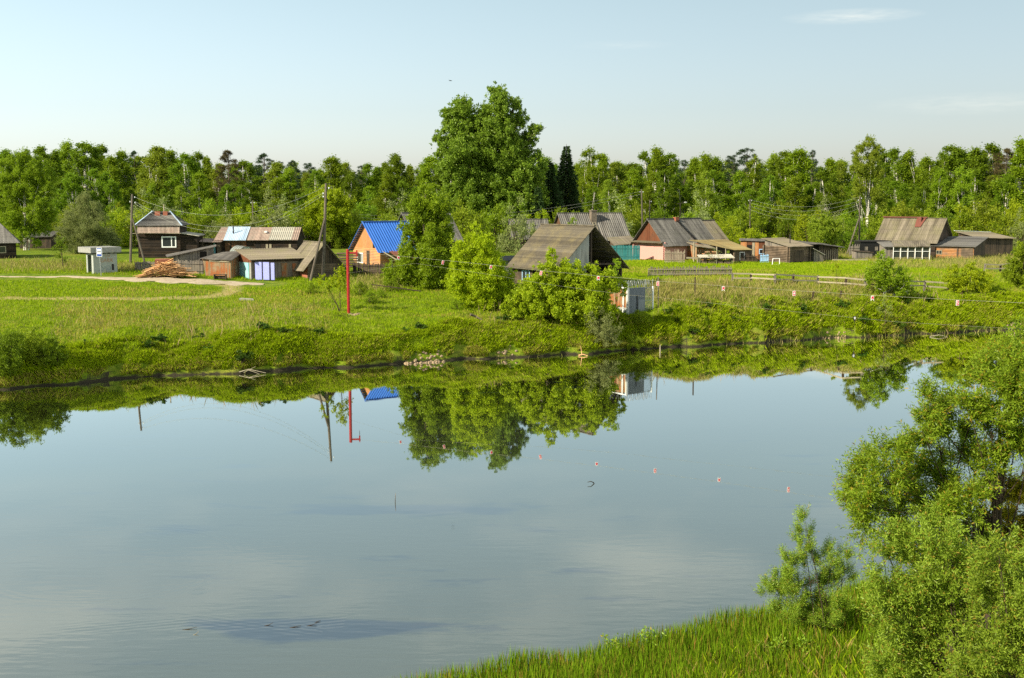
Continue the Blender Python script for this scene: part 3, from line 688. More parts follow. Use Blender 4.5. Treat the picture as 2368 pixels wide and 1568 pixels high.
# great poplar
PL = [(1150, 222, 26), (1128, 262, 26), (1165, 250, 26), (1190, 240, 16), (1205, 275, 20), (1188, 285, 16), (1235, 302, 17), (1248, 296, 9), (1222, 320, 18), (1066, 250, 26), (1045, 270, 24), (1088, 285, 30), (1028, 262, 12), (1050, 305, 36),
      (1016, 318, 17), (1110, 300, 26), (1148, 300, 40), (1180, 330, 36), (1210, 352, 24), (1022, 345, 22), (1060, 355, 45), (1110, 350, 45), (1160, 365, 48), (1200, 385, 36), (1240, 358, 14), (1230, 372, 12), (1030, 390, 26), (1075, 410, 48), (1130, 420, 52),
      (1185, 432, 46), (1225, 425, 28), (1245, 405, 16), (1250, 450, 20), (1050, 455, 34), (1095, 470, 48), (1150, 480, 50), (1205, 480, 42), (1240, 480, 18), (1060, 500, 30), (1110, 520, 36), (1165, 530, 36), (1255, 385, 14)]
lobetree('poplar_tree', GY(1130, 200, 540), 200, PL, M['poplar'], .27, 'huge old poplar towering over every other tree in the middle', per_m2=48, wr=.75, trunk_r=.75, sub=.25, depth=.7, shell=.42)
# bird cherry beside the blue roof
lobetree('bird_cherry_tree', GY(975, 128, 660), 128, [(985, 442, 22), (960, 468, 26), (1008, 470, 32), (975, 500, 34), (1030, 500, 22), (948, 530, 26), (1000, 535, 45), (1032, 545, 22), (945, 575, 26), (985, 580, 46), (1030, 590, 28), (935, 612, 30), (975, 625, 40), (1018, 632, 32),
          (900, 628, 22), (905, 645, 18), (940, 650, 22), (990, 655, 24), (1040, 640, 20)], M['cherry'], .19, 'tall rounded bird cherry covering the right part of the blue roof', per_m2=85, trunk_r=.16, sub=.3, trunks=2)
lobetree('maple_tree', GY(1115, 116, 700), 116, [(1100, 524, 14), (1090, 545, 20), (1112, 560, 26), (1070, 575, 26), (1138, 585, 22), (1105, 600, 40), (1055, 605, 22), (1150, 620, 30), (1060, 640, 32), (1110, 650, 44), (1160, 655, 32), (1045, 665, 20), (1075, 690, 32), (1125, 695, 36), (1165, 690, 28), (1185, 660, 18), (1183, 628, 12), (1075, 715, 22)],
         M['maple'], .17, 'yellow-green maple on the bank, left of the broad willow thicket', per_m2=95, trunk_r=.1, trunks=4, sub=.3)
lobetree('willow_thicket', GY(1310, 110, 735), 110, [(1275, 582, 10), (1275, 600, 16), (1262, 618, 20), (1300, 622, 24), (1240, 640, 24), (1275, 650, 36), (1330, 625, 22), (1330, 650, 36), (1370, 622, 20), (1375, 655, 34), (1408, 640, 20), (1418, 660, 20), (1215, 665, 22), (1235, 690, 34), (1290, 695, 46), (1345, 700, 46), (1395, 700, 34),
          (1188, 692, 20), (1200, 715, 26), (1245, 725, 32), (1300, 735, 32), (1350, 740, 30), (1170, 715, 16), (1410, 725, 20), (1444, 655, 11), (1440, 672, 14)], M['bush'], .19, 'broad light-green willow thicket in front of the big barn', 'bush', M['bankbark'], .06, per_m2=120, trunks=9, sub=.28)
lobetree('young_aspen', GY(1425, 112, 700), 112, [(1424, 602, 8), (1427, 615, 11), (1420, 630, 10), (1428, 645, 11)], M['cherry'], .15, 'thin young aspen poking up against the dark barn opening', 'tree', M['bankbark'], .04, per_m2=80)
lobetree('grey_willow_bush', WG(1388, 800), WG(1388, 800)[1], [(1388, 718, 13), (1370, 738, 18), (1405, 742, 18), (1385, 758, 26), (1360, 775, 16), (1412, 770, 22), (1385, 785, 24), (1432, 760, 11), (1420, 790, 14), (1355, 795, 10)], M['willowgrey'], .14, 'silver-grey willow bush hanging over the water below the thicket', 'bush', M['bankbark'], .035, per_m2=110, wr=.35, trunks=6, up=(0, 0, .7), sub=.3)
lobetree('elder_bush', GY(785, 112, 690), 112, [(788, 625, 12), (778, 640, 14), (798, 645, 12), (765, 650, 12), (785, 662, 16), (758, 668, 10), (800, 670, 10), (745, 640, 8), (740, 655, 8)], M['maple'], .16, 'bright yellow-green bush just left of the red pole', 'bush', M['bankbark'], .03, per_m2=80, trunks=6, up=(0, 0, .6))
for (px, py, Y, s, lb) in ((855, 668, 116, .42, 'low dark bush right of the red pole'), (835, 655, 121, .5, 'low bush under the fence of the blue-roofed house'), (905, 668, 124, .5, 'low bush left of the bird cherry'), (722, 668, 121, .4, 'small green bush below the tilted pole brace'),
                       (1055, 735, 113, .35, 'small bush at the foot of the maple'), (1480, 700, 112, .5, 'leafy weeds at the foot of the metal enclosure'), (1465, 715, 109, .45, 'leafy weeds below the grey metal sheets'), (880, 690, 119, .3, 'small dark bush in the grass before the bird cherry')):
    g = GY(px, Y, py); o = inst(sP[2], g, (s, s, s * .85), px % 360, lb, 'bush')
lobetree('birch_sapling', GY(2048, 126, 680), 126, [(2040, 585, 10), (2036, 605, 18), (2055, 612, 16), (2028, 635, 24), (2055, 640, 26), (2085, 632, 18), (2095, 655, 20), (2070, 660, 22), (2035, 662, 20), (2008, 655, 14), (2105, 672, 12), (2080, 678, 14)], M['cherry'], .17, 'bushy young birch right of the last fence stake', 'tree', M['birchbark'], .08, per_m2=85, trunks=4)
g = WG(2045, 766); lobetree('willow_sapling', g, g[1], [(2047, 688, 8), (2040, 702, 10), (2055, 708, 10), (2046, 722, 10), (2032, 716, 7), (2060, 728, 7)], M['willowgrey'], .12, 'thin grey willow sapling on the bank below the young birch', 'tree', M['bankbark'], .035, per_m2=45, wr=.35, up=(0, 0, .7))
lobetree('rowan_bush', GY(2240, 131, 700), 131, [(2205, 625, 16), (2195, 645, 18), (2245, 615, 12), (2240, 632, 20), (2265, 640, 18), (2225, 655, 24), (2258, 665, 28), (2285, 660, 14), (2280, 682, 16), (2240, 685, 22), (2212, 672, 16)], M['maple'], .17, 'bright green bush between the young birch and the right-edge tree', 'bush', M['bankbark'], .05, per_m2=85, trunks=6)
lobetree('alder_tree', GY(2362, 133, 700), 133, [(2368, 580, 22), (2345, 608, 20), (2378, 610, 26), (2335, 640, 22), (2362, 645, 34), (2400, 640, 30), (2330, 668, 16), (2355, 680, 28), (2395, 685, 26), (2415, 600, 22)], M['cherry'], .18, 'dark green alder cut by the right edge of the picture', 'tree', M['bankbark'], .09, per_m2=85, trunks=4)
lobetree('young_willow', GY(1933, 134, 655), 134, [(1935, 618, 7), (1930, 630, 10), (1940, 640, 10), (1930, 648, 9)], M['bush'], .15, 'small bush growing through the rail fence', 'bush', M['bankbark'], .03, per_m2=70, trunks=3, up=(0, 0, .6))
lobetree('currant_bush', GY(1790, 137, 645), 137, [(1788, 632, 8), (1782, 642, 9), (1797, 644, 8)], M['bush'], .14, 'low bush by the first posts of the rail fence', 'bush', M['bankbark'], .03, per_m2=70, trunks=3)
lobetree('birch_tree', GY(62, 172, 615), 172, [(60, 356, 16), (32, 368, 18), (88, 372, 18), (12, 378, 16), (60, 392, 30), (25, 405, 24), (98, 405, 24), (112, 435, 18), (18, 440, 26), (58, 440, 32), (92, 455, 26), (8, 478, 22), (45, 485, 28), (85, 495, 28), (115, 490, 18), (30, 520, 22), (65, 530, 22), (100, 530, 18), (85, 560, 14), (45, 555, 14)],
         M['birch'], .18, 'big spreading birch rising behind the house at the left edge', bark=M['birchbark'], per_m2=62, trunk_r=.13, trunks=3, sub=.3, up=(0, 0, -.2))
lobetree('goat_willow', GY(200, 163, 610), 163, [(200, 452, 14), (185, 470, 22), (215, 478, 20), (170, 500, 24), (205, 508, 32), (240, 502, 16), (165, 535, 24), (200, 545, 34), (240, 540, 26), (262, 552, 18), (175, 570, 26), (215, 580, 32), (252, 580, 22), (190, 598, 20), (238, 600, 18), (158, 590, 14)],
         M['willowgrey'], .15, 'grey-green willow rising behind the bus shelter', 'tree', M['bankbark'], .09, per_m2=75, wr=.4, trunks=5)
lobetree('young_birch', GY(146, 138, 625), 138, [(140, 560, 14), (148, 575, 12), (136, 590, 12), (150, 600, 10), (128, 575, 10)], M['birch2'], .16, 'slender dark-stemmed birch left of the bus shelter', 'tree', M['bankbark'], .06, per_m2=50)
lobetree('crack_willow', GY(760, 178, 560), 178, [(752, 448, 22), (728, 466, 22), (782, 458, 22), (806, 470, 18), (712, 490, 18), (745, 485, 30), (790, 492, 28), (720, 520, 22), (760, 525, 30), (805, 525, 22)], M['bush'], .26, 'round-headed willow behind the braced village pole', 'tree', M['bankbark'], .2, per_m2=36, trunks=3)
lobetree('garden_willow', GY(1905, 168, 560), 168, [(1903, 502, 16), (1885, 518, 20), (1922, 520, 20), (1905, 535, 26), (1878, 542, 16), (1932, 545, 16)], M['birch3'], .22, 'light round willow standing above the ragged pole shed', 'tree', M['bankbark'], .09, per_m2=45, trunks=3)
lobetree('tall_birch', GY(2003, 186, 540), 186, [(2008, 330, 16), (1990, 340, 14), (2030, 345, 14), (1985, 355, 12), (2015, 365, 22), (1978, 385, 16), (2000, 400, 22), (2028, 400, 18), (1985, 430, 18), (2015, 440, 20), (1975, 455, 12), (2030, 460, 14)], M['birch3'], .24, 'tall thin-crowned birch with two bare white trunks on the right', 'tree', M['birchbark'], .16, per_m2=34, trunks=3, up=(0, 0, -.3))
lobetree('tall_birch', GY(2226, 180, 545), 180, [(2222, 400, 18), (2232, 425, 18), (2212, 440, 16), (2235, 460, 16), (2220, 480, 14)], M['birch'], .24, 'white-stemmed birch directly behind the right farmhouse gable', 'tree', M['birchbark'], .14, per_m2=34, trunks=2, up=(0, 0, -.3))
lobetree('apple_tree', GY(1740, 163, 560), 163, [(1738, 540, 14), (1715, 548, 12), (1762, 548, 12), (1790, 552, 9)], M['maple'], .2, 'bright low garden tree behind the orange plank shed', 'tree', M['bankbark'], .06, per_m2=50, trunks=3)
lobetree('lilac_bush', GY(1322, 134, 560), 134, [(1325, 508, 8), (1320, 520, 10), (1330, 526, 9)], M['cherry'], .17, 'small green treetop sticking up above the barn roof ridge', 'tree', M['bankbark'], .05, per_m2=70)
lobetree('pussy_willow', GY(1650, 142, 620), 142, [(1653, 578, 8), (1640, 590, 10), (1662, 590, 10), (1650, 600, 12), (1672, 602, 9)], M['willowgrey'], .12, 'wispy grey bush in front of the open woodshed', 'bush', M['bankbark'], .03, per_m2=42, wr=.4, trunks=4)
# shrubs on the left bank
for k, (lb, L, mt, yy) in enumerate((('feathery willow bush at the far left edge of the bank', [(5, 785, 22), (28, 795, 24), (10, 820, 26), (40, 830, 22), (15, 850, 22), (-10, 840, 24)], 'birch2', 885),
                        ('second feathery willow bush on the left bank', [(75, 778, 18), (62, 795, 20), (90, 800, 22), (75, 820, 24), (100, 825, 18)], 'scrub', 860),
                        ('lowest rightmost willow bush of the left bank', [(128, 795, 16), (118, 815, 16), (140, 820, 18), (125, 840, 18)], 'birch2', 862))):
    g = WG(L[0][0] + 10, yy - 12); L = [(a, b_, c * 1.3) for a, b_, c in L]; lobetree('bank_willow', g, g[1], L, M[mt], .15, lb, 'bush', M['bankbark'], .03, per_m2=120, wr=.4, trunks=5, up=(0, 0, .6))
# weed clumps on the field and bank
wc = [(370, 792), (345, 805), (480, 812), (740, 773), (660, 775), (975, 765), (940, 772), (610, 765), (460, 790), (200, 800), (560, 835), (1160, 745), (1185, 742), (1640, 712), (1700, 745), (1770, 715), (1850, 722), (1945, 712), (2100, 705), (2150, 700), (1560, 742), (1600, 770), (1990, 745), (1545, 725), (2075, 760)]
for i, (px, py) in enumerate(wc):
    g = WG(px, py); s = random.uniform(.6, 1.15)
    wl = ('field left of the red pole' if px < 800 else 'slope right of the red pole' if px < 1200 else 'bank right of the willow thicket')
    ix = sum(1 for q in wc[:i] if (q[0] < 800) == (px < 800) and (800 <= q[0] < 1200) == (800 <= px < 1200))
    nums = ['first', 'second', 'third', 'fourth', 'fifth', 'sixth', 'seventh', 'eighth', 'ninth', 'tenth', 'eleventh', 'twelfth', 'thirteenth']
    o = inst(wP, g, (s * 1.3, s * 1.3, s * .8), px % 360, 'PENDING', 'plant', 'dark weed clumps in the grass'); o['_px'] = px
    o['_w'] = wl
byw = {}
for o in [o for o in COL.objects if '_w' in o]: byw.setdefault(o['_w'], []).append(o)
for wl, L in byw.items():
    L.sort(key=lambda o: o['_px'])
    for i, o in enumerate(L):
        o['label'] = '%s dark leafy weed clump from left, %s' % (nums[i], wl); del o['_px']; del o['_w']
finish_labels()

# ------------------------------------------------------------------ foreground willows: leafy shoots
def shoots(name, base, Y, lobes, mat, label, per, L=.13, Wd=.030, cat='bush', shootlen=.55, stem=.06, nst=6, up=.55, group=None, droop=0., twig=True, depth=.8):
    random.seed(int(Y * 10)); b0 = np.array(base); s = ppm(Y); ctr = []; S = []; Dn = []
    for l in lobes:
        px, py, pr = l[:3]; r = pr / s; p = np.array(W(px, py, Y + (l[3] if len(l) > 3 else random.uniform(-depth, depth)))) - b0; ctr.append((p, r))
        n = int(per * 2.6 * (r ** 2) + 25); d = unit(rng.normal(size=(n, 3))); rad = rng.random((n, 1)) ** .4 * r * .92
        # gather the shoots in tufts so the crown has gaps
        m = max(6, int(9 * r ** 1.5 + 5)); tc = unit(rng.normal(size=(m, 3))) * (rng.random((m, 1)) ** .45) * r * .85
        q = tc[rng.integers(0, m, n)] + rng.normal(size=(n, 3)) * r * .115 + d * .03
        S.append(p + q); Dn.append(unit(q + 1e-6) * .8)
    S = np.concatenate(S); Dn = np.concatenate(Dn); n = len(S)
    A = unit(Dn + rng.normal(size=(n, 3)) * .35 + np.array((0, 0, up))); nl = 15; T = np.linspace(.08, 1, nl)
    sl = shootlen * rng.uniform(.5, 1.2, (n, 1, 1))
    side = unit(np.cross(A, rng.normal(size=(n, 3)))); side2 = np.cross(A, side)
    Ppt = S[:, None, :] + A[:, None, :] * T[None, :, None] * sl + np.array((0, 0, -droop)) * (T ** 2)[None, :, None] * sl
    ang = (np.arange(nl) * 2.4)[None, :, None] + rng.random((n, 1, 1)) * 6
    out = side[:, None, :] * np.cos(ang) + side2[:, None, :] * np.sin(ang)
    LA = A[:, None, :] * .75 + out * .8 + rng.normal(size=(n, nl, 3)) * .12 + np.array((0, 0, -.15))
    V, Fq, r = leafquads(Ppt.reshape(-1, 3), LA.reshape(-1, 3), L, Wd)
    o = root(name, label, cat, tuple(base), 0, group); c = fastmesh('crown', V, Fq, mat, {'rnd': r}); c.parent = o
    b = MB(); stems = []
    for k in range(nst):
        e = ctr[random.randrange(len(ctr))][0] if k else max(ctr, key=lambda q: q[0][2])[0]; s0 = np.array((random.uniform(-.5, .5), random.uniform(-.4, .4), -.3))
        path = np.array([s0, s0 + (e - s0) * .3 + np.array((0, 0, .3)), s0 + (e - s0) * .65 + np.array((0, 0, .2)), e]); b.tube(path, [stem, stem * .75, stem * .5, stem * .15], 6); stems.append(path)
    for p, r in ctr:
        T_ = random.choice(stems); st = T_[1] * .4 + T_[2] * .6; mid = (st + p) / 2 + np.array([random.gauss(0, .15) for _ in range(3)])
        b.tube([st, mid, p], [stem * .34, stem * .2, stem * .09], 5)
        for j in range(int(4 + r * 5)):
            d = np.array([random.gauss(0, 1), random.gauss(0, 1), abs(random.gauss(0, 1)) * .7]); d = d / np.linalg.norm(d) * r * random.uniform(.6, 1); b.tube([mid * .25 + p * .75, p + d * .5 + np.array((0, 0, -.05)), p + d], [stem * .09, stem * .06, stem * .03], 4)
    t = b.build('trunk', M['bankbark'], fix=False); t.parent = o
    return o
g = (13.3, 31.5, hz(13.3, 31.5))
shoots('willow_tree', g, 31.5, [(2362, 790, 32), (2310, 835, 34), (2385, 850, 50), (2270, 885, 30), (2330, 910, 52), (2400, 940, 50), (2140, 945, 32), (2190, 960, 36), (2240, 950, 34), (2290, 985, 48), (2350, 1010, 50), (2130, 995, 26), (2170, 1020, 40), (2230, 1040, 46), (2065, 1055, 26), (2110, 1080, 40), (2010, 1085, 30), (2030, 1050, 20),
      (1985, 1115, 30), (2040, 1115, 36), (2100, 1140, 42), (2160, 1110, 44), (1972, 1155, 22), (2010, 1170, 34), (2060, 1190, 36), (2120, 1200, 40), (2180, 1190, 44), (2240, 1160, 44), (2000, 1215, 28), (2300, 1080, 40), (2080, 1250, 40), (2160, 1270, 46), (2240, 1270, 46), (2390, 1060, 40)], M['fgwillow'],
      'tall bright willow rising from the near bank on the right', 290, cat='tree', stem=.10, nst=9, depth=1.1)
g = (14.2, 33.5, hz(14.2, 33.5))
shoots('alder_buckthorn', g, 33.5, [(2330, 1130, 44), (2370, 1180, 46), (2300, 1190, 40), (2280, 1250, 40), (2345, 1255, 48), (2395, 1110, 40), (2400, 1240, 40), (2310, 1310, 40), (2370, 1330, 46)], M['fgyellow'],
      'yellowing shrub tangled behind the tall willow at the right edge', 300, L=.11, Wd=.035, cat='bush', stem=.05, nst=5, shootlen=.4)
g = (11.2, 27.6, hz(11.2, 27.6))
shoots('silver_willow', g, 27.8, [(2170, 1225, 36), (2120, 1265, 42), (2190, 1290, 48), (2060, 1300, 34), (2040, 1260, 24), (2120, 1335, 50), (2050, 1355, 40), (2190, 1370, 52), (2260, 1330, 44), (2030, 1410, 34), (2090, 1420, 48), (2160, 1450, 54), (2240, 1430, 52), (2040, 1470, 36), (2110, 1500, 50), (2190, 1520, 54), (2060, 1530, 40), (2260, 1510, 50), (2140, 1570, 50), (2040, 1580, 36)], M['fgwillow2'],
      'wide silvery-leaved willow bush filling the bottom right', 250, cat='bush', stem=.05, nst=12, L=.105, depth=.7)
g = (12.2, 25.6, hz(12.2, 25.6))
shoots('silver_willow', g, 26.0, [(2310, 1290, 36), (2355, 1310, 40), (2290, 1360, 46), (2350, 1380, 50), (2300, 1440, 52), (2360, 1450, 50), (2280, 1510, 50), (2345, 1520, 54), (2240, 1560, 46), (2320, 1580, 50), (2400, 1400, 50), (2400, 1500, 50)], M['fgwillow2'],
      'silvery willow bush nearest the bottom right corner', 250, cat='bush', stem=.05, nst=8, L=.11, depth=.6)
g = WZ(1905, 1475, .35)
shoots('young_osier', g, g[1], [(1862, 1205, 13), (1858, 1235, 16), (1850, 1265, 20), (1830, 1300, 24), (1872, 1300, 24), (1905, 1285, 20), (1920, 1310, 18), (1800, 1345, 22), (1840, 1345, 28), (1885, 1345, 28), (1925, 1350, 26), (1960, 1330, 22), (1950, 1290, 16), (1785, 1375, 26), (1815, 1365, 26), (1830, 1395, 34), (1880, 1400, 32), (1930, 1400, 30), (1795, 1420, 22), (1850, 1430, 30), (1910, 1440, 28)], M['fgwillow2'],
      'slim young osier bush at the waterline left of the big willow', 380, cat='bush', stem=.022, nst=12, L=.085, Wd=.018, up=1.3, shootlen=.4, depth=.5)

# ------------------------------------------------------------------ grass
def blades(x, y, hgt, wid, lean, mat, name, dry, label=None, zoff=-.02, droop=0.):
    n = len(x); z = h(x, y) + zoff; hgt = hgt * rng.uniform(.6, 1.3, n); a = rng.random(n) * 6.283; la = rng.random(n) * 6.283; le = lean * hgt * rng.random(n)
    bx = np.cos(a) * wid / 2; by = np.sin(a) * wid / 2; tx = np.cos(la) * le; ty = np.sin(la) * le
    if droop != 0.: ty = ty - droop * hgt
    V = np.stack([np.stack([x - bx, y - by, z], 1), np.stack([x + bx, y + by, z], 1),
                  np.stack([x + tx * .45 + bx * .6, y + ty * .45 + by * .6, z + hgt * .6], 1), np.stack([x + tx, y + ty, z + hgt], 1)], 1).reshape(-1, 3)
    Fq = np.arange(n * 4).reshape(-1, 4)
    o = fastmesh(name, V, Fq, mat, {'rnd': np.repeat(rng.random(n), 4), 'dry': np.repeat(dry, 4)})
    tag(o, label, 'grass', kind='stuff'); return o
def visible(x, y, m=6):
    return (np.abs(x) < y * .4357 + m)
def wearmask(x, y):
    return (pdist(x, y, RP) > 2.6) & ((pdist(x, y, T1) > 1.1) | (rng.random(len(x)) < .25))
def drymap(x, y):
    d = np.clip((fnoise(x * .13, y * .2, 31) - .52) * 5, 0, 1) * .9
    px = CW / 2 + F * x / y
    d2 = np.clip(1.2 - np.abs(y - shore(x) - 16) / 13, 0, 1) * ((px > 120) & (px < 760)) * np.clip((fnoise(x * .3, y * .4, 33) - .36) * 4, 0, 1)
    return np.clip(np.maximum(d * .7, d2 * .8), 0, 1)
n = 520000
x = rng.uniform(-62, 62, n); t = 62 * rng.random(n) ** 1.9 + 1.0; y = shore(x) + t
k = visible(x, y) & wearmask(x, y); x, y, t = x[k], y[k], t[k]
dm = drymap(x, y); dry = (rng.random(len(x)) < dm * .75 + .03) * rng.uniform(.5, 1, len(x))
hh = .17 + .10 * vnoise(x * .4, y * .4, 41) + .10 * np.clip(1 - t / 10, 0, 1)
blades(x, y, hh, .045 + .02 * (t > 25), .7, M['grass'], 'grass', dry, 'short bright green meadow grass covering the far bank field')
# thick tufts on the bank edge
n = 360000
x = rng.uniform(-45, 58, n); t = .05 + .32 * vnoise(x * .8, x * 0, 91) + 4.8 * rng.random(n) ** 1.4; tuft = fnoise(x * .9, y0_ * 1.3, 51) if False else fnoise(x * 1.1, t * 1.1, 51)
k = (tuft > .32) & ((tuft > .38) | (t > .5)); x, t = x[k], t[k]; y = shore(x) + t
bare = np.zeros(len(x), bool)
for px0, px1 in ((940, 1035), (1140, 1205), (1885, 1950), (2320, 2367)):
    pp = CW / 2 + F * x / y + (vnoise(x * 2, t * 3, 9) - .5) * 40; bare |= (pp > px0) & (pp < px1) & (t < .75)
k = visible(x, y) & ~bare; x, y, t = x[k], y[k], t[k]
dry = (rng.random(len(x)) < .05 + .45 * (t < .75) * (vnoise(x * .7, x * 0, 77) > .4) + .2 * (fnoise(x * .5, t * .6, 78) > .58)) * rng.uniform(.4, 1, len(x))
blades(x, y, .20 + .32 * fnoise(x * 1.1, t * 1.1, 51), .042, .9, M['bankgrass'], 'bank_grass', dry, 'long lush grass hanging over the river bank edge', droop=.55)
# tall dry hay between the metal enclosure and the stakes, and thin dry stems elsewhere
def patch(px0, px1, py0, py1, n):
    A = rng.uniform(px0, px1, n); B = rng.uniform(py0, py1, n)
    pts = np.array([WG(a, b) for a, b in zip(A[:400], B[:400])]); j = rng.integers(0, len(pts), n)
    q = pts[j, :2] + rng.normal(size=(n, 2)) * np.array((.8, 1.6)); return q[:, 0], q[:, 1]
X = []; Y = []
for a in ((1515, 1990, 652, 702, 15000), (1500, 1640, 660, 690, 4000), (2020, 2360, 590, 622, 9000), (1890, 2000, 580, 600, 2500), (820, 920, 640, 672, 1800), (250, 330, 612, 628, 900), (1980, 2090, 640, 690, 1500), (0, 190, 605, 628, 2500), (120, 760, 712, 775, 2600), (1100, 1300, 750, 775, 500), (1640, 2300, 705, 745, 2600)):
    u, v = patch(*a); X.append(u); Y.append(v)
X = np.concatenate(X); Y = np.concatenate(Y)
blades(X, Y, .55, .035, .6, M['drygrass'], 'dry_grass', np.clip(rng.random(len(X)) * 1.5 - .6, 0, 1), 'tall straw-coloured dry grass standing in the rough field')
# tall dead stalks near the bank, seen against the sky in the reflection
n = 900; x = rng.uniform(-32, 52, n); cl = vnoise(x * .35, x * 0, 61); k = cl > .45; x = x[k]; y = shore(x) + rng.uniform(3, 15, len(x))
blades(x, y, 1.15, .018, .45, M['drygrass'], 'dead_stalks', np.ones(len(x)), 'thin dry stalks sticking up along the bank top')
# rushes of the near bank
n = 150000; x = rng.uniform(-8, 24, n); s = 17 * rng.random(n) ** 1.1 - .35; y = near(x) - s
k = (y > 19) & (np.abs(x) < y * .4357 + 3); x, y = x[k], y[k]
tips = (rng.random(len(x)) < .16) * rng.uniform(.4, 1, len(x)); cl = fnoise(x * .6, y * .6, 71)
blades(x, y, .42 + .38 * cl, .017, .22, M['rush'], 'rush_bed', tips, 'dense green horsetail rushes on the near shore')
n = 5000; x = rng.uniform(5, 17, n); y = near(x) - rng.uniform(3, 12, n); blades(x, y, .5, .03, .8, M['fgyellow'] if False else M['bankgrass'], 'near_grass', (rng.random(n) < .3) * 1., 'broad-bladed grass between the near willows')
# broadleaf weeds among the rushes
for i, (px, py) in enumerate(((1790, 1522), (1500, 1500), (1420, 1510), (1860, 1520))):
    g = WZ(px, py + 12, .3); b = []
    C = np.array([(random.gauss(0, .18), random.gauss(0, .18), .35 + random.random() * .35) for _ in range(14)])
    o = root('water_weed', ('pale broad-leaved plant among the rushes near the osier', 'pale leafy sprig in the middle of the rush bed', 'small leafy sprig left in the rush bed', 'tuft of wide grass blades beside the osier foot')[i], 'plant', g)
    c = crown_obj(C, np.full(14, .12), 7, .11, .05, M['fgwillow2']); c.parent = o; s = MB()
    for q in C[::2]: s.tube([(0, 0, -.1), tuple(q)], [.01, .004], 4)
    s.build('stem', M['weed'], o, fix=False)

# ------------------------------------------------------------------ buildings
def mapf(axis): return (lambda a, b, z: (a, b, z)) if axis == 'x' else (lambda a, b, z: (b, a, z))
def gable(o, lx, ly, hw, rise, axis, wall, roof, over=.4, rake=.4, gmat=None, pitch=.18, amp=.025, base=-.8, th=.05, roofs=True, jag=.02):
    T = mapf(axis); L, Wd = (lx, ly) if axis == 'x' else (ly, lx)
    b = MB(); b.box(0, 0, base, lx, ly, hw)
    w = b.build('wall', wall, o); g = MB(); e = .004 if gmat else 0
    g.prism([T(-e, 0, hw + .002), T(-e, Wd, hw + .002), T(-e, Wd / 2, hw + rise)], T(-e, 0, 0), T(L + e, 0, 0)); g.build('gable', gmat or wall, o)
    sl = rise / (Wd / 2)
    if roofs:
        r = MB()
        for sgn in (0, 1):
            y0 = -over if not sgn else Wd + over; zc = hw - sl * over
            r.sheet(T(-rake, Wd / 2, hw + rise + .07), T(L + rake, Wd / 2, hw + rise + .07), T(L + rake, y0, zc + .07), T(-rake, y0, zc + .07), pitch, amp, th, jag)
        r.beam(T(-rake - .02, Wd / 2, hw + rise + .1), T(L + rake + .02, Wd / 2, hw + rise + .1), .24, .07)
        r.build('roof', roof, o)
    return w
def shed(o, lx, ly, h00, h10, h11, h01, wall, roof, over=.25, pitch=.18, amp=.02, base=-.8, jag=.03, th=.05, noroof=False):
    b = MB(); b.hexa([(0, 0, base), (lx, 0, base), (lx, ly, base), (0, ly, base), (0, 0, h00), (lx, 0, h10), (lx, ly, h11), (0, ly, h01)]); b.build('wall', wall, o)
    if noroof: return
    ux = (h10 - h00) / lx; uy = (h01 - h00) / ly
    P = lambda x, y: (x, y, h00 + ux * x + uy * y + .06)
    r = MB()
    if abs(uy) >= abs(ux): a, b2, c, d = P(-over, ly + over), P(lx + over, ly + over), P(lx + over, -over), P(-over, -over)
    else: a, b2, c, d = P(-over, -over), P(-over, ly + over), P(lx + over, ly + over), P(lx + over, -over)
    r.sheet(a, b2, c, d, pitch, amp, th, jag); r.build('roof', roof, o)
def win(o, face, u0, u1, z0, z1, at, frame, name='window', split=(.5,), fw=.09, glass=None, depth=.06):
    """face 'y': front face y=at looking -y ; 'x': face x=at looking -x"""
    T = (lambda u, d, z: (u, at - d, z)) if face == 'y' else (lambda u, d, z: (at - d, u, z))
    def bx(b, ua, ub, za, zb, d0, d1):
        p = [T(ua, d0, za), T(ub, d0, za), T(ub, d1, za), T(ua, d1, za), T(ua, d0, zb), T(ub, d0, zb), T(ub, d1, zb), T(ua, d1, zb)]; b.hexa(p)
    b = MB(); bx(b, u0, u0 + fw, z0, z1, .004, depth); bx(b, u1 - fw, u1, z0, z1, .004, depth); bx(b, u0 + fw, u1 - fw, z0, z0 + fw, .004, depth); bx(b, u0 + fw, u1 - fw, z1 - fw, z1, .004, depth)
    for s in split: c = u0 + (u1 - u0) * s; bx(b, c - fw * .4, c + fw * .4, z0 + fw, z1 - fw, .004, depth - .01)
    f = b.build(name, frame, o); g = MB(); bx(g, u0 + fw, u1 - fw, z0 + fw, z1 - fw, .003, .02); g.build('pane', glass or M['glass'], f); return f
def panel(o, face, u0, u1, z0, z1, at, mat, name='door', d=.04, label=None):
    b = MB()
    if face == 'y': b.box(u0, at - d, z0, u1, at - .003, z1)
    else: b.box(at - d, u0, z0, at - .003, u1, z1)
    return b.build(name, mat, o, label)
def pipe(o, x, y, z0, z1, r, mat, name='chimney', cap=True):
    b = MB(); b.tube([(x, y, z0), (x, y, z1)], r, 8)
    if cap: b.tube([(x, y, z1 + .03), (x, y, z1 + .10)], r * 1.5, 8)
    return b.build(name, mat, o)
VZ = 36

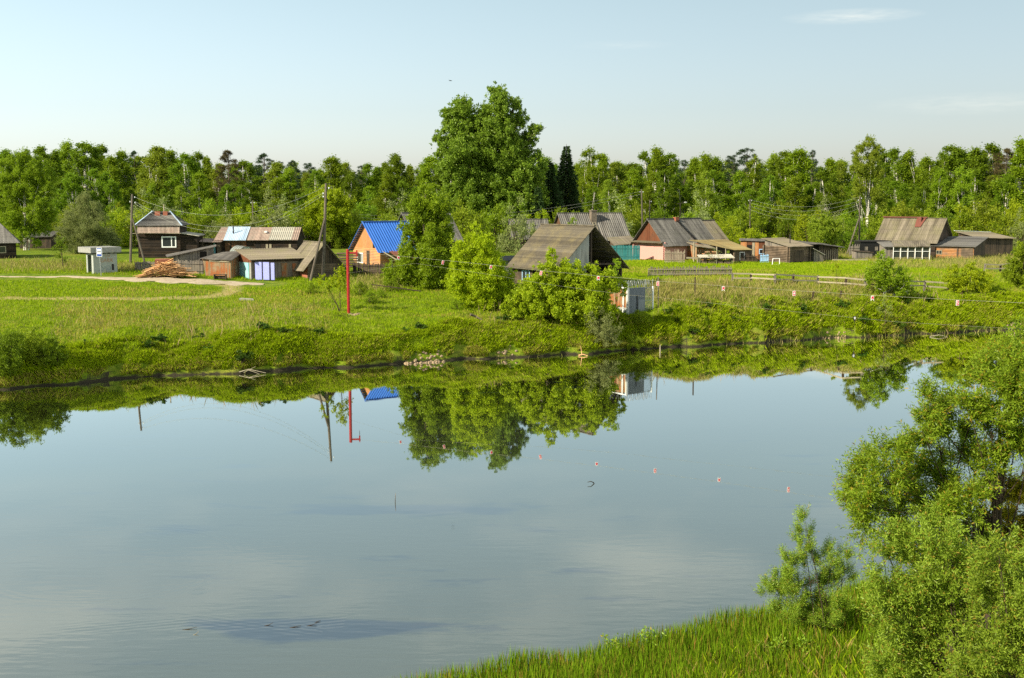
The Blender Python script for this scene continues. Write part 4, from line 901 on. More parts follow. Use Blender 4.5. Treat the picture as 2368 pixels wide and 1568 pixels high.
# far left hip-roofed house
g = GY(38, 152, 585); o = root('slate_roof_house', 'dark house with a grey hipped slate roof cut by the left edge', 'house', (g[0], g[1], g[2]), 203)
b = MB(); b.box(0, -7, -.6, 9, 0, 2.1); b.build('wall', M['logdark'], o)
r = MB(); r.sheet((2.4, -3.5, 5.1), (9, -3.5, 5.1), (9, .4, 2.0), (-.5, .4, 2.0), .18, .025, .05); r.sheet((2.4, -3.5, 5.1), (2.4, -3.55, 5.1), (-.5, -7.4, 2.0), (-.5, .4, 2.0), .18, .025, .05); r.sheet((2.4, -3.5, 5.12), (9, -3.5, 5.12), (9, -7.4, 2.0), (-.5, -7.4, 2.0), .18, .025, .05); r.build('roof', M['slate'], o)
b = MB(); b.box(1.2, .003, .7, 2.2, .05, 1.6); w = b.build('window', M['palewood'], o); b = MB(); b.box(1.3, .05, .8, 2.1, .06, 1.5); b.build('pane', M['glass'], w)
g = GY(46, 177, 580); o = root('lean_shed', 'small dark grey-roofed shed right of the leftmost house', 'shed', g, 4); shed(o, 4.6, 3, 1.7, 1.75, 2.4, 2.35, M['plankdark'], M['slatedark'])

# bus shelter (turned a quarter, corner towards us)
g = WG(217, 634); px = ppm(g[1]); o = root('bus_shelter', 'small concrete bus shelter with scrawled graffiti and a flat slab roof', 'bus shelter', g, 42)
LX, LY, HS = 2.35, 2.2, 2.25
LX = (259 - 217) / px / .74; LY = (217 - 190) / px / .67; HS = 46 / px
b = MB(); b.box(.12, 0, -.4, LX, .12, HS); b.box(LX - .12, .12, -.4, LX, LY, HS); b.box(.12, LY - .12, -.4, LX - .12, LY, HS); b.box(-.003, 0, -.4, .12, LY * .26, HS); b.box(-.003, LY * .82, -.4, .12, LY, HS); b.box(0, LY * .26, HS - .12, .12, LY * .82, HS)
b.build('wall', M['plaster'], o); b = MB(); b.box(LX - .6, .3, 0, LX - .2, LY - .3, .45); b.build('bench', M['plankdark'], o)
b = MB()
for q in ((.2, .2), (LX - .2, .2), (.2, LY - .2), (LX - .2, LY - .2)): b.box(q[0] - .07, q[1] - .07, HS, q[0] + .07, q[1] + .07, HS + .14)
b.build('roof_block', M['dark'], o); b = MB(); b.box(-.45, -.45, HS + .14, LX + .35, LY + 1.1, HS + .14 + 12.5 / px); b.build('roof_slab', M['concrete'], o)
def text(s, size, mat, parent, loc, rot, name='lettering', ext=.004, sx=1, shear=0):
    c = bpy.data.curves.new(name, 'FONT'); c.body = s; c.size = size; c.extrude = ext; c.shear = shear; c.align_x = 'CENTER'; c.align_y = 'CENTER'
    c.materials.append(mat); t = bpy.data.objects.new(name, c); COL.objects.link(t); t.location = loc; t.rotation_euler = rot; t.scale = (sx, 1, 1)
    bpy.context.view_layer.update()
    me = bpy.data.meshes.new_from_object(t.evaluated_get(bpy.context.evaluated_depsgraph_get())); me.materials.clear(); me.materials.append(mat)
    m_ = bpy.data.objects.new(name, me); COL.objects.link(m_); m_.location = loc; m_.rotation_euler = rot; m_.scale = (sx, 1, 1); bpy.data.objects.remove(t)
    if parent: m_.parent = parent
    return m_
text('GARIK', .62, M['graff_brown'], o, (LX * .56, -.008, HS * .66), (R(90), 0, 0), 'graffiti', .003, .82, .1)
text('ГЕЙ', .32, M['graff_brown'], o, (LX * .6, -.008, HS * .87), (R(90), 0, 0), 'graffiti', .003, .9)
b = MB()
for p, q in (((.9, .35), (1.5, .85)), ((1.5, .85), (1.9, .85)), ((1.9, .85), (1.9, .45)), ((1.9, .45), (1.2, .42)), ((.55, .4), (.9, .4)), ((.8, .95), (1.1, .6)), ((1.35, .62), (1.75, .62))): b.beam((p[0], -.008, p[1]), (q[0], -.008, q[1]), .05, .008)
b.build('graffiti', M['graff_teal'], o)
b = MB(); b.box(LX * .76, -.012, .35, LX * .86, -.002, 1.05); b.build('graffiti', M['iron'], o)
# bus stop sign
g = WG(234, 638); px = ppm(g[1]); o = root('bus_stop_sign', 'blue bus stop sign with a white bus panel on a thin post', 'road sign', g, 0)
b = MB(); b.tube([(0, 0, -.3), (-.1, 0, 65 / px - .1)], .035, 8); b.build('post', M['steel'], o)
z1 = 65 / px; w2 = 12.8 / px / 2; hh_ = 20.5 / px; cx = -.1
def rrect(b, x0, x1, z0, z1, y0, y1, r=.06):
    P = []
    for (cx_, cz_, a0) in ((x1 - r, z1 - r, 0), (x0 + r, z1 - r, 90), (x0 + r, z0 + r, 180), (x1 - r, z0 + r, 270)):
        for j in range(5): a = R(a0 + j * 22.5); P.append((cx_ + r * math.cos(a), y0, cz_ + r * math.sin(a)))
    b.prism(P, (0, y0, 0), (0, y1, 0)); return b
bd = rrect(MB(), cx - w2, cx + w2, z1 - hh_, z1, -.05, -.02).build('sign_board', M['white'], o)
rrect(MB(), cx - w2 + .05, cx + w2 - .05, z1 - hh_ + .05, z1 - .05, -.058, -.051, .04).build('blue_field', M['bluesign'], bd)
b = MB(); b.box(cx - w2 + .1, -.066, z1 - hh_ * .72, cx + w2 - .1, -.059, z1 - hh_ * .16); b.build('white_panel', M['white'], bd)
b = MB(); zc = z1 - hh_ * .45; b.box(cx - .17, -.074, zc, cx + .17, -.067, zc + .045); b.box(cx - .17, -.074, zc + .045, cx - .14, -.067, zc + .075); b.box(cx + .14, -.074, zc + .045, cx + .17, -.067, zc + .075); b.box(cx - .13, -.074, zc - .04, cx - .07, -.067, zc); b.box(cx - .05, -.074, zc - .055, cx + .05, -.067, zc); b.box(cx + .07, -.074, zc - .04, cx + .13, -.067, zc); b.build('bus_symbol', M['black'], bd)

# dark log house with hipped roof
Y = 153; g = GY(320, Y, 590); px = ppm(Y); o = root('log_house', 'dark log house with a hipped slate roof and one white window', 'house', g, 7)
hw = 3.15; LX = 95 / px; D = 6
b = MB(); b.box(0, 0, -.6, LX, D, hw + .9); b.build('wall', M['logdark'], o)
b = MB(); b.hexa([(LX + .003, .3, -.6), (LX + 2.1, .3, -.6), (LX + 2.1, D, -.6), (LX + .003, D, -.6), (LX + .003, .3, hw - .05), (LX + 2.1, .3, hw - .4), (LX + 2.1, D, hw - .4), (LX + .003, D, hw - .05)]); b.build('side_extension', M['logdark'], o)
b = MB(); b.sheet((LX + .0, 0, hw + .03), (LX, D, hw + .03), (LX + 2.4, D, hw - .33), (LX + 2.4, 0, hw - .33), .18, .02, .06, .03); b.build('side_extension_roof', M['slatelight'], o)
b = MB(); b.sheet((.05, -.05, hw + 1.12), (LX, -.05, hw + 1.12), (LX + .05, -.6, hw + .05), (-.0, -.6, hw + .05), .16, .02, .05, .01); b.build('lower_roof', M['slatepink'], o, 'reddish faded lower roof band')
b = MB(); b.beam((-.6, -.3, hw + .0), (LX + .2, -.6, hw + .0), .12, .06); b.build('eave_board', M['palewood'], o)
zt = 5.95; z0 = hw + 1.0; xa, xb = -.35, LX + .35; ra, rb = 1.45, 3.7
b = MB(); b.sheet((ra, D / 2, zt), (rb, D / 2, zt), (xb, -.35, z0), (xa, -.35, z0), .17, .028, .05, .02); b.sheet((ra, D / 2, zt), (rb, D / 2, zt), (xb, D + .35, z0), (xa, D + .35, z0), .17, .028, .05)
b.sheet((rb, D / 2 - .01, zt), (rb, D / 2 + .01, zt), (xb, D + .35, z0), (xb, -.35, z0), .17, .028, .05); b.sheet((ra, D / 2 - .01, zt), (ra, D / 2 + .01, zt), (xa, D + .35, z0), (xa, -.35, z0), .17, .028, .05); b.build('roof', M['slate'], o)
b = MB(); b.beam((xa, -.37, z0 + .03), (ra, D / 2 - .03, zt + .06), .16, .05); b.beam((xb, -.37, z0 + .03), (rb, D / 2 - .03, zt + .06), .16, .05); b.build('hip_flashing', M['metalblue'], o)
for x0, x1 in ((1.9, 2.55), (2.95, 3.5)):
    b = MB(); b.box(x0, 2.0, zt - 1.0, x1, 2.6, zt + .02); b.build('brick_stack', M['brick'], o)
pipe(o, 3.05, 2.3, zt - .2, zt + .85, .08, M['palewood'], 'stove_pipe')
win(o, 'y', 53 / px, 86 / px, hw - 1.85, hw - .4, 0, M['white'], split=(.68,), fw=.15)

# passage shed with turquoise curtain
Y = 156; g = GY(463, Y, 580); o = root('passage_shed', 'low black passage shed with a faded pink roof and an open doorway', 'shed', g, 0)
b = MB(); b.box(0, 0, -.5, .5, 3, 1.9); b.box(.5, 1.2, -.5, 2.6, 3, 1.9); b.box(2.2, 0, -.5, 2.6, 1.2, 1.9); b.build('wall', M['plankdark'], o)
b = MB(); b.sheet((-.4, 3.2, 2.3), (2.9, 3.2, 2.3), (2.9, -.3, 1.95), (-.4, -.3, 1.95), .18, .02, .05, .03); b.build('roof', M['slatepink'], o)
b = MB(); b.box(.5, .95, 0, .75, 1.0, 1.6); b.build('door_jamb', M['plankgrey'], o); b = MB(); b.box(1.55, .8, .3, 1.8, .84, 1.75); b.build('curtain', M['turq'], o)
win(o, 'y', 1.05, 1.4, .5, 1.6, 1.19, M['palewood'], split=(), fw=.05)
o = root('ladder', 'dark wooden ladder leaning beside the passage shed', 'ladder', GY(458, 155, 575), 0); b = MB()
for x in (0, .5): b.beam((x, 0, 0), (x, .5, 2.6), .06)
for i in range(7): b.beam((0, .06 + i * .07, .3 + i * .34), (.5, .06 + i * .07, .3 + i * .34), .05)
b.build('frame', M['bankbark'], o)

# long patched cattle shed
Y = 157; px = ppm(Y); g = GY(503, Y, 590); o = root('cattle_shed', 'long low shed with pink, pale blue and white-striped roof sections', 'shed', g, 0)
LX = 187 / px; D = 5.0; hw = 2.35; rise = 1.35
b = MB(); b.box(.3, 0, -.6, LX - .15, D, hw); b.prism([(.3, 0, hw), (.3, D, hw), (.3, D / 2, hw + rise)], (.3, 0, 0), (LX - .15, 0, 0)); b.build('wall', M['logdark'], o)
def sect(x0, x1, mat, lift, lab=None, drop=0, pitch=.18, amp=.02):
    b = MB(); b.sheet((x0, D / 2, hw + rise + .08 + lift), (x1, D / 2, hw + rise + .08 + lift), (x1 + (0), -.45 - drop, hw - .2 + lift - drop * .5), (x0 - (.35 if x0 < .1 else 0), -.45 - drop, hw - .2 + lift - drop * .5), pitch, amp, .05, .012)
    return b.build('roof_section', mat, o, lab)
sect(0, 21 / px, M['slatepink'], 0); sect(67 / px, 123 / px, M['slatepink'], 0); sect(120 / px, 172 / px, M['slatelight'], .03, 'white-striped corrugated roof section', 0, .26, .04); sect(172 / px, 187 / px, M['slatepink'], .02, 'rust-stained end roof section', 0, .26, .04)
sect(17 / px, 68 / px, M['metalblue'], .09, 'pale blue sheet-metal roof section', .2, .22, .02)
b = MB(); b.sheet((0, D / 2, hw + rise + .07), (LX, D / 2, hw + rise + .07), (LX, D + .4, hw - .15), (0, D + .4, hw - .15), .18, .02, .05); b.build('rear_roof', M['slatepink'], o)
for x0, x1, dz in ((106 / px, 111.5 / px, .45),): b = MB(); b.box(x0, D * .18, hw + .75, x1, D * .3, hw + .95); b.build('roof_patch', M['white'], o)
pipe(o, 34 / px, .95, hw + .3, hw + 1.75, .09, M['iron'], 'stove_pipe', False)
panel(o, 'y', 18 / px, 67 / px, -.2, hw - .25, 0, M['plankbrown'], 'board_cladding', .1)
for x0, x1, z0, z1 in ((88 / px, 100 / px, .9, 1.7), (132 / px, 145 / px, 1.0, 1.35), (30 / px, 33 / px, .2, 1.8)): panel(o, 'y', x0, x1, z0, z1, 0 if x0 > 4 else -.1, M['dark'], 'opening', .02)  # flat panels on the wall, inner shade painted as near-black
for x0 in (112, 120, 165): panel(o, 'y', x0 / px, (x0 + 5) / px, .1, 1.6, 0, M['palewood'], 'loose_board', .09)
g = GY(700, 156, 590); o = root('dung_shed', 'tiny dark outhouse at the right end of the long shed', 'shed', g, 0); shed(o, 2.0, 2, 1.5, 1.3, 1.5, 1.7, M['plankdark'], M['tar'], pitch=0)

# greenhouse
g = GY(546, 146, 595); px = ppm(146); o = root('greenhouse', 'arched clear plastic greenhouse in front of the long shed', 'greenhouse', g, 28)
Wd, Dp, Hh = 2.7, 4.0, 2.0; b = MB(); n = 14; pts = [(Wd / 2 - Wd / 2 * math.cos(math.pi * i / n), Hh * math.sin(math.pi * i / n) ** .8) for i in range(n + 1)]
vs = [(x, y, z) for y in (0, Dp) for x, z in pts]; b.add(vs, [(i, i + 1, i + n + 2, i + n + 1) for i in range(n)] + [tuple(range(n + 1)), tuple(range(2 * n + 1, n, -1))]); b.build('cover', M['polyc'], o)
b = MB()
for y in np.linspace(0, Dp, 5):
    b.tube([(x, y, z + .01) for x, z in pts], .025, 4)
for x in (.9, 1.8): b.beam((x, -.03, 0), (x, -.03, 1.9), .05)
b.beam((.3, -.03, 1.2), (2.4, -.03, 1.2), .05); b.build('frame', M['plankdark'], o)
win(o, 'y', 1.35, 2.3, .75, 1.45, -.06, M['bluepaint'], split=(.5,), fw=.04)

# picket fence of the cattle yard
def picket(name, label, P, hgt, mat, cat='fence', wd=.1, gap=.05, jit=.12, rails=True, lean=.0, postm=None, rail_out=0):
    """P: world xy points of the run"""
    P = [np.array(p[:2]) for p in P]; hgt *= far(CW / 2 + F * P[0][0] / P[0][1]) if P[0][1] > 150 else 1; o = root(name, label, cat, (*P[0], hz(*P[0])), 0); o0 = np.array(o.location); b = MB(); rb = MB(); 
    for A, B in zip(P[:-1], P[1:]):
        d = B - A; L = np.linalg.norm(d); d /= L; k = 0; nrm = np.array((d[1], -d[0]))
        while k < L:
            q = A + d * k; zz = hz(*q) - o0[2]; hh_ = hgt * random.uniform(1 - jit, 1 + jit); w_ = wd * random.uniform(.8, 1.15); tl = random.uniform(-.05, .05)
            p0 = q - o0[:2]; p1 = p0 + d * w_; off = nrm * random.uniform(0, .02); ln = nrm * lean
            V = [(*(p0 + off), zz - .15), (*(p1 + off), zz - .15), (*(p1 + off - nrm * .025), zz - .15), (*(p0 + off - nrm * .025), zz - .15)]
            V += [(v[0] + ln[0] + d[0] * tl, v[1] + ln[1] + d[1] * tl, zz + hh_) for v in V]; b.hexa(V); k += w_ + gap * random.uniform(.3, 1.6)
        if rails:
            for f in (.25, .8):
                a_ = np.array((*(A - o0[:2] + nrm * (.05 + lean * f)), hz(*A) - o0[2] + hgt * f)); b_ = np.array((*(B - o0[:2] + nrm * (.05 + lean * f)), hz(*B) - o0[2] + hgt * f)); rb.beam(a_, b_, .06, .1)
    b.build('pickets', mat, o)
    if rails: rb.build('rail', postm or mat, o)
    return o
picket('picket_fence', 'short dark picket fence in front of the long shed', [GY(575, 150), GY(694, 150)], 1.0, M['plankdark'], gap=.1, wd=.08, jit=.25)
picket('board_fence', 'low grey board fence left of the heap of boards', [GY(311, 134.5), GY(365, 134.5)], 1.05, M['plankgrey'], gap=.01, wd=.15, jit=.06)
picket('board_fence', 'grey board fence between the heap of boards and the grey shed', [GY(405, 132.5), GY(470, 132.5)], 1.45, M['plankgrey'], gap=.01, wd=.16, jit=.05)

# grey slant-roofed shed
Y = 134; px = ppm(Y); g = GY(400, Y, 620); o = root('slant_shed', 'grey plank shed with a slanting roof and a square black opening', 'shed', g, 14)
LX = 92 / px; b = MB(); D = 3.4; hl, hr = 1.75, 2.75
b.hexa([(0, 0, -.6), (LX, 0, -.6), (LX, D, -.6), (0, D, -.6), (0, 0, hl), (LX, 0, hr), (LX, D, hr), (0, D, hl)]); b.build('wall', M['plankgrey'], o)
b = MB(); u = (hr - hl) / LX; b.sheet((LX + .3, -.25, hr + .1), (LX + .3, D + .3, hr + .15), (-1.0, D + 2.2, hl - u + .1), (-.6, -.4, hl - u * .4 + .07), 0, 0, .07, .04); b.build('roof', M['tar'], o)
panel(o, 'y', LX * .66, LX * .83, 1.25, 2.25, 0, M['dark'], 'opening', .02); panel(o, 'y', LX * .72, LX * .82, 1.25, 1.42, -.025, M['plankorange'], 'sill_board', .03)  # the opening is a panel coloured like unlit inside
b = MB(); b.box(-2.0, .5, -.6, -.05, 3, 1.35); b.build('brick_annex', M['brick'], o)

# heap of boards
g = WG(385, 641); px = ppm(g[1]); o = root('board_heap', 'heap of fresh orange-brown offcut boards on the grass', 'lumber heap', g, 0); b = MB(); random.seed(3)
for i in range(170):
    L = random.uniform(1.2, 3.4); t = random.gauss(0, 1.0); xm = max(-2.3, min(2.4, t * 1.05)); top = 1.75 * max(0, 1 - abs(xm + .1) / 2.7) ** .8
    z = random.random() ** .7 * top * .9 + .06; a = random.gauss(R(20), R(28)); y = random.uniform(-.7, .9); tz = random.gauss(.0, .12) + (.22 if xm < 0 else -.12)
    d = np.array((math.cos(a), math.sin(a) * .9, tz)); c = np.array((xm, y, z)); p, q = c - d * L / 2, c + d * L / 2; p[2] = max(p[2], .04); q[2] = max(q[2], .04)
    b.beam(p, q, random.uniform(.10, .2), random.uniform(.03, .05))
for i in range(26):
    y = random.uniform(-.9, .3); b.beam((-3.0 + random.uniform(-.1, .5), y - .3, .05 + random.random() * .1), (.3 + random.uniform(-.5, .9), y, 1.45 + random.uniform(-.35, .35)), .14, .035)
hp = b.build('boards', M['freshwood'], o)
g = WG(497, 645); o = root('trough', 'small dark wooden box standing on the grass by the track', 'box', g, 0); b = MB(); b.box(-.1, -.2, -.05, 0, .3, .45); b.box(1.15, -.2, -.05, 1.25, .3, .45); b.box(0, 0, .05, 1.15, .25, .33); b.box(-.12, -.22, .45, 1.27, .32, .5); b.build('box_boards', M['plankdark'], o)

# slanting plank store
g = GY(470, 131, 640); px = ppm(131); o = root('plank_store', 'low weathered plank store with rust-streaked boards and a curved felt roof', 'shed', g, -10); LX = 68 / px
b = MB(); b.hexa([(.35, 0, -.5), (LX, 0, -.5), (LX, 3, -.5), (.35, 3, -.5), (0, 0, 1.85), (LX, 0, 1.75), (LX, 3, 2.3), (0, 3, 2.3)]); b.build('wall', M['plankrust'], o)
b = MB(); b.sheet((.9, 3.3, 2.5), (LX + .4, 3.3, 2.75), (LX + .2, -.2, 1.78), (-.25, -.25, 1.95), 0, 0, .07, .05); b.build('roof', M['tar'], o)
b = MB(); b.beam((.8, -.06, 1.68), (LX - .1, -.06, 1.6), .05, .12); b.build('eave_board', M['palewood'], o)

# garage with turquoise and lilac doors
Y = 130; g = GY(582, Y, 645); px = ppm(Y); o = root('garage_shed', 'garage shed with turquoise doors under a red-brown boarded gable', 'shed', g, VZ)
LX = 6.4; LY = 3.55; h0, h1 = 2.3, 3.15
b = MB(); b.hexa([(0, 0, -.5), (LX, 0, -.5), (LX, LY, -.5), (0, LY, -.5), (0, 0, h0), (LX, 0, h0), (LX, LY, h1), (0, LY, h1)]); b.build('wall', M['stonewall'], o)
b = MB(); b.sheet((-.35, LY + .3, h1 + .14), (LX + .3, LY + .3, h1 + .14), (LX + .3, -.5, h0 - .04), (-.35, -.5, h0 - .04), .2, .035, .05, .01); b.build('roof', M['slatetan'], o)
b = MB(); b.prism([(-.03, .02, h0 - .35), (-.03, LY - .02, h0 - .35), (-.03, LY - .02, h1 - .02), (-.03, .02, h0 - .02)], (0, 0, 0), (.026, 0, 0)); b.build('gable', M['plankred'], o)
for y0, y1 in ((.62, 1.82), (1.88, 3.05)): panel(o, 'x', y0, y1, .02, h0 - .42, 0, M['turq'], 'door', .06)
panel(o, 'x', 3.1, 3.5, -.2, h0 - .37, 0, M['plaster'], 'pillar', .09); panel(o, 'x', .02, .5, -.2, h0 - .37, 0, M['concrete'], 'pillar', .05)
a = R(-48); cd = np.array((math.cos(a), math.sin(a)))
for i, (u0, u1, zt) in enumerate(((.1, .98, 2.05), (1.04, 1.86, 2.05), (1.98, 2.45, 2.0))):
    b = MB(); p0 = cd * u0 + np.array((.25, -.08)); p1 = cd * u1 + np.array((.25, -.08)); nn = np.array((cd[1], -cd[0])) * .04
    b.hexa([(*p0, .0), (*p1, .0), (*(p1 + nn), .0), (*(p0 + nn), .0), (*p0, zt), (*p1, zt), (*(p1 + nn), zt), (*(p0 + nn), zt)]); d_ = b.build('door', M['purple'], o, 'lilac-painted metal door leaf'); b = MB()
    for (s0, s1, za, zb) in ((0, .05, 0, zt), (.95, 1, 0, zt), (0, 1, zt - .05, zt), (0, 1, 0, .05)):
        qa = p0 + (p1 - p0) * s0 + nn * 1.02; qb = p0 + (p1 - p0) * s1 + nn * 1.02; n2 = nn * .3; b.hexa([(*qa, za), (*qb, za), (*(qb + n2), za), (*(qa + n2), za), (*qa, zb), (*qb, zb), (*(qb + n2), zb), (*(qa + n2), zb)])
    b.build('door_frame', M['iron'], d_)
panel(o, 'y', 2.6, 3.4, .0, 1.8, 0, M['plankgrey'], 'board_panel', .04); panel(o, 'y', 3.6, 4.3, .0, 1.75, 0, M['plankrust'], 'board_panel', .06)
b = MB(); b.box(.0, -.04, h0 - .36, LX, -.003, h0 - .12); b.build('painted_eave_shade', M['plankdark'], o)  # dark strip on the wall, shade under the eave put into colour
panel(o, 'y', 4.9, 5.7, .0, 1.7, 0, M['plankrust'], 'rusty_sheet', .1)

# little barn with brown slate roof
g = GY(712, 131.5, 648); o = root('small_barn', 'small barn with a brown mossy gable roof, brick and log walls, behind the pole', 'barn', g, VZ)
gable(o, 4.1, 4.6, 1.65, 2.3, 'y', M['loggrey'], M['slatetan'], .75, .35, M['plankdark'], .2, .02)
panel(o, 'x', .1, 2.0, .1, 1.5, 0, M['brick'], 'brick_infill', .03); panel(o, 'x', 2.3, 4.4, .7, 1.5, 0, M['brick'], 'brick_infill', .03)

# blue-roofed house
Y = 143; g = GY(879, Y, 618); px = ppm(Y); o = root('blue_roof_house', 'unfinished orange timber house with a bright blue ribbed metal roof', 'house', g, VZ)
LX, LY, hw, rise = 5.6, 6.8, 2.25, 3.2
gable(o, LX, LY, hw, rise, 'x', M['logfresh'], M['roofblue'], .5, .55, M['plankorange'], .36, .05, jag=0)
b = MB()
for i in range(15):
    f = i / 15.; yy = LY / 2 + (LY / 2 + .3) * f; zz = hw + rise - rise / (LY / 2) * (LY / 2 + .3) * f - .06
    b.box(-.5, yy, zz - .06, .0, yy + .09, zz)
b.build('roof_batten', M['freshwood'], o)
b = MB(); b.beam((-.56, LY / 2, hw + rise + .1), (LX + .56, LY / 2, hw + rise + .1), .3, .08); b.build('ridge_cap', M['roofblue'], o)
win(o, 'x', 4.2, 5.7, .35, 1.65, 0, M['white'], split=(.3,), fw=.11); panel(o, 'x', 2.6, 3.3, .3, 2.0, 0, M['plankdark'], 'door', .05); panel(o, 'x', 1.25, 1.75, hw + .1, hw + 1.2, 0, M['dark'], 'painted_loft_opening', .03)  # loft hole is a proud panel with its shade painted on
b = MB(); b.sheet((1.0, -.25, 2.05), (5.4, -.25, 2.05), (5.4, -2.6, .9), (1.6, -2.6, .9), .22, .02, .04); b.build('porch_roof', M['roofbrown'], o)
b = MB()
for i in range(5): b.beam((.2, -.1 - i * .5, 1.95 - i * .25), (1.4, -.1 - i * .5, 1.9 - i * .25), .06)
for x in (.2, 5.3): b.beam((x, -2.5, -.4), (x, -2.5, .95), .12)
b.beam((.1, -.05, 2.1), (1.2, -2.7, .8), .1); b.build('porch_frame', M['palewood'], o)
# stacked beams left of the house
g = GY(781, 142, 605); o = root('beam_stack', 'stack of long squared beams between the small barn and the blue-roofed house', 'lumber stack', g, 4); b = MB()
for i in range(6): b.beam((-.1 * (i % 2), 0, .2 + i * .3), (2.6, 0, .2 + i * .3), .24, .2)
b.build('beams', M['loggrey'], o)
picket('dark_fence', 'dark board fence in front of the blue-roofed house', [GY(816, 137, 640), GY(900, 136, 640)], 1.3, M['plankdark'], gap=.01, wd=.15, jit=.09)
b = MB(); g = GY(905, 121, 640); o = root('fallen_pole', 'long dark pole lying slanted in the weeds left of the bird cherry', 'pole', g, 0)
b.tube([(-2.2, .5, 1.15), (0.5, 0, .85), (3.0, 0, .5)], [.05, .06, .07], 6); b.build('timber', M['bankbark'], o)

# half-hidden slate roof and the far roof
g = GY(962, 157, 600); o = root('hidden_house', 'grey slate-roofed house half hidden behind the bird cherry', 'house', g, VZ); gable(o, 7, 6.2, 2.5, 3.4, 'x', M['logdark'], M['slate'], .5, .4, None, .2, .03)
g = GY(1185, 178, 560); o = root('far_house', 'distant dark striped roof in the shade under the great poplar', 'house', g, 8); gable(o, 5.5, 5, 2.2, 2.6, 'x', M['logdark'], M['slatedark'], .4, .3, None, .26, .04)

# big open barn
Y = 122; g = GY(1292, Y, 660); px = ppm(Y); o = root('big_barn', 'big barn with a wide grey-brown slate roof and a black open gable', 'barn', g, VZ)
LX, LY, hw, rise = 8.7, 8.2, 2.75, 4.0
b = MB(); b.box(0, 0, -.6, .15, 2.2, hw); b.box(0, 4.6, -.6, .15, LY, hw); b.box(0, 2.2, -.6, .15, 4.6, .9); b.box(0, 2.2, 2.1, .15, 4.6, hw); b.box(LX - .15, 0, -.6, LX, LY, hw); b.box(.15, LY - .15, -.6, LX - .15, LY, hw)
b.prism([(.15, LY - .15, hw), (LX - .15, LY - .15, hw), (LX / 2, LY - .15, hw + rise - .2)], (0, 0, 0), (0, .15, 0)); b.build('wall', M['plankdark'], o)
sl = rise / (LX / 2); b = MB()
for sg in (0, 1):
    xe = -.6 if not sg else LX + .6; b.sheet((LX / 2, -.55, hw + rise + .06), (LX / 2, LY + .5, hw + rise + .06), (xe, LY + .5, hw - .6 * sl), (xe, -.55, hw - .6 * sl), .2, .035, .06, .01)
b.beam((LX / 2, -.6, hw + rise + .12), (LX / 2, LY + .5, hw + rise + .12), .34, .1); b.build('roof', M['slatebarn'], o)
b = MB(); b.prism([(.05, -.03, .3), (LX * .42, -.03, .3), (LX * .42, -.03, hw + .9), (LX * .42, -.03, hw + sl * LX * .42 - .15), (.05, -.03, hw - .1)], (0, 0, 0), (0, .03, 0)); b.build('gable_sheet', M['corrgrey'], o)
b = MB(); b.box(LX * .27, -.07, hw + .15, LX * .455, -.035, hw + sl * LX * .27 - .15); b.prism([(LX * .27, -.07, hw + sl * LX * .27 - .15), (LX * .455, -.07, hw + sl * LX * .27 - .15), (LX * .455, -.07, hw + sl * LX * .455 - .2)], (0, 0, 0), (0, .035, 0)); b.build('gable_sheet', M['corrgrey'], o)
b = MB(); b.beam((LX / 2, .1, -.5), (LX / 2, .1, hw + rise - .2), .18); b.beam((0, .12, hw), (LX, .12, hw), .2); b.beam((LX * .5, .1, 1.2), (LX, .1, 1.2), .16)
for y in (2.5, 5): b.beam((0.1, y, hw), (LX - .1, y, hw), .18)
b.build('frame', M['plankdark'], o)
b = MB()
for i in range(7): x = LX / 2 + .5 + i * .6; b.beam((x, .2, hw + rise - (x - LX / 2) * sl - .12), (x, LY - .3, hw + rise - (x - LX / 2) * sl - .12), .07)
b.build('purlin', M['plankgrey'], o)
win(o, 'x', 5.0, 6.4, .9, 2.0, 0, M['bluepaint'], split=(.5,), fw=.1)
g = GY(1165, 131, 620); px = ppm(131); o = root('corrugated_lean_to', 'small shed clad in grey corrugated sheets left of the big barn', 'shed', g, 10)
shed(o, 3.2, 3, 2.7, 2.75, 3.1, 3.05, M['corrgrey'], M['slatedark']); b = MB(); b.sheet((1.6, -.5, 3.0), (2.7, -.5, 3.05), (1.9, -.7, 2.1), (1.2, -.7, 2.1), 0, 0, .03); b.build('loose_sheet', M['metalblue'], o)

# grey house with chimney
Y = 164; px = ppm(Y); g = GY(1312, Y, 590); o = root('chimney_house', 'grey slate-roofed house with a brick chimney and a roof ladder', 'house', g, 18)
LX, LY, hw, rise = 9.2, 6.6, 2.5, 3.35; gable(o, LX, LY, hw, rise, 'x', M['logdark'], M['slate'], .5, .35, M['plankbrown'], .3, .05)
b = MB(); b.box(4.3, 1.9, hw + 1.5, 5.1, 2.7, hw + rise + .35); b.box(4.22, 1.82, hw + rise + .35, 5.18, 2.78, hw + rise + .47); b.build('chimney', M['stonewall'], o)
b = MB(); sl = rise / (LY / 2)
for x in (4.45, 4.9): b.beam((x, .4, hw + .4 * sl + .18), (x, 1.9, hw + 1.9 * sl + .18), .07)
for i in range(6): y = .5 + i * .26; b.beam((4.4, y, hw + y * sl + .22), (4.95, y, hw + y * sl + .22), .07)
b.build('roof_ladder', M['palewood'], o)
g = GY(1425, 157, 580); o = root('porch_shed', 'low porch with a sagging pale roof right of the chimney house', 'shed', g, 12); shed(o, 2.6, 3, 1.7, 1.9, 2.5, 2.4, M['plankdark'], M['slatetan'], .4, 0)
o = picket('teal_fence', 'tall teal-painted board fence between the barn and the pink house', [GY(1405, 151, 590), GY(1478, 149, 590)], 1.85, M['teal'], gap=.0, wd=.14, jit=.02)

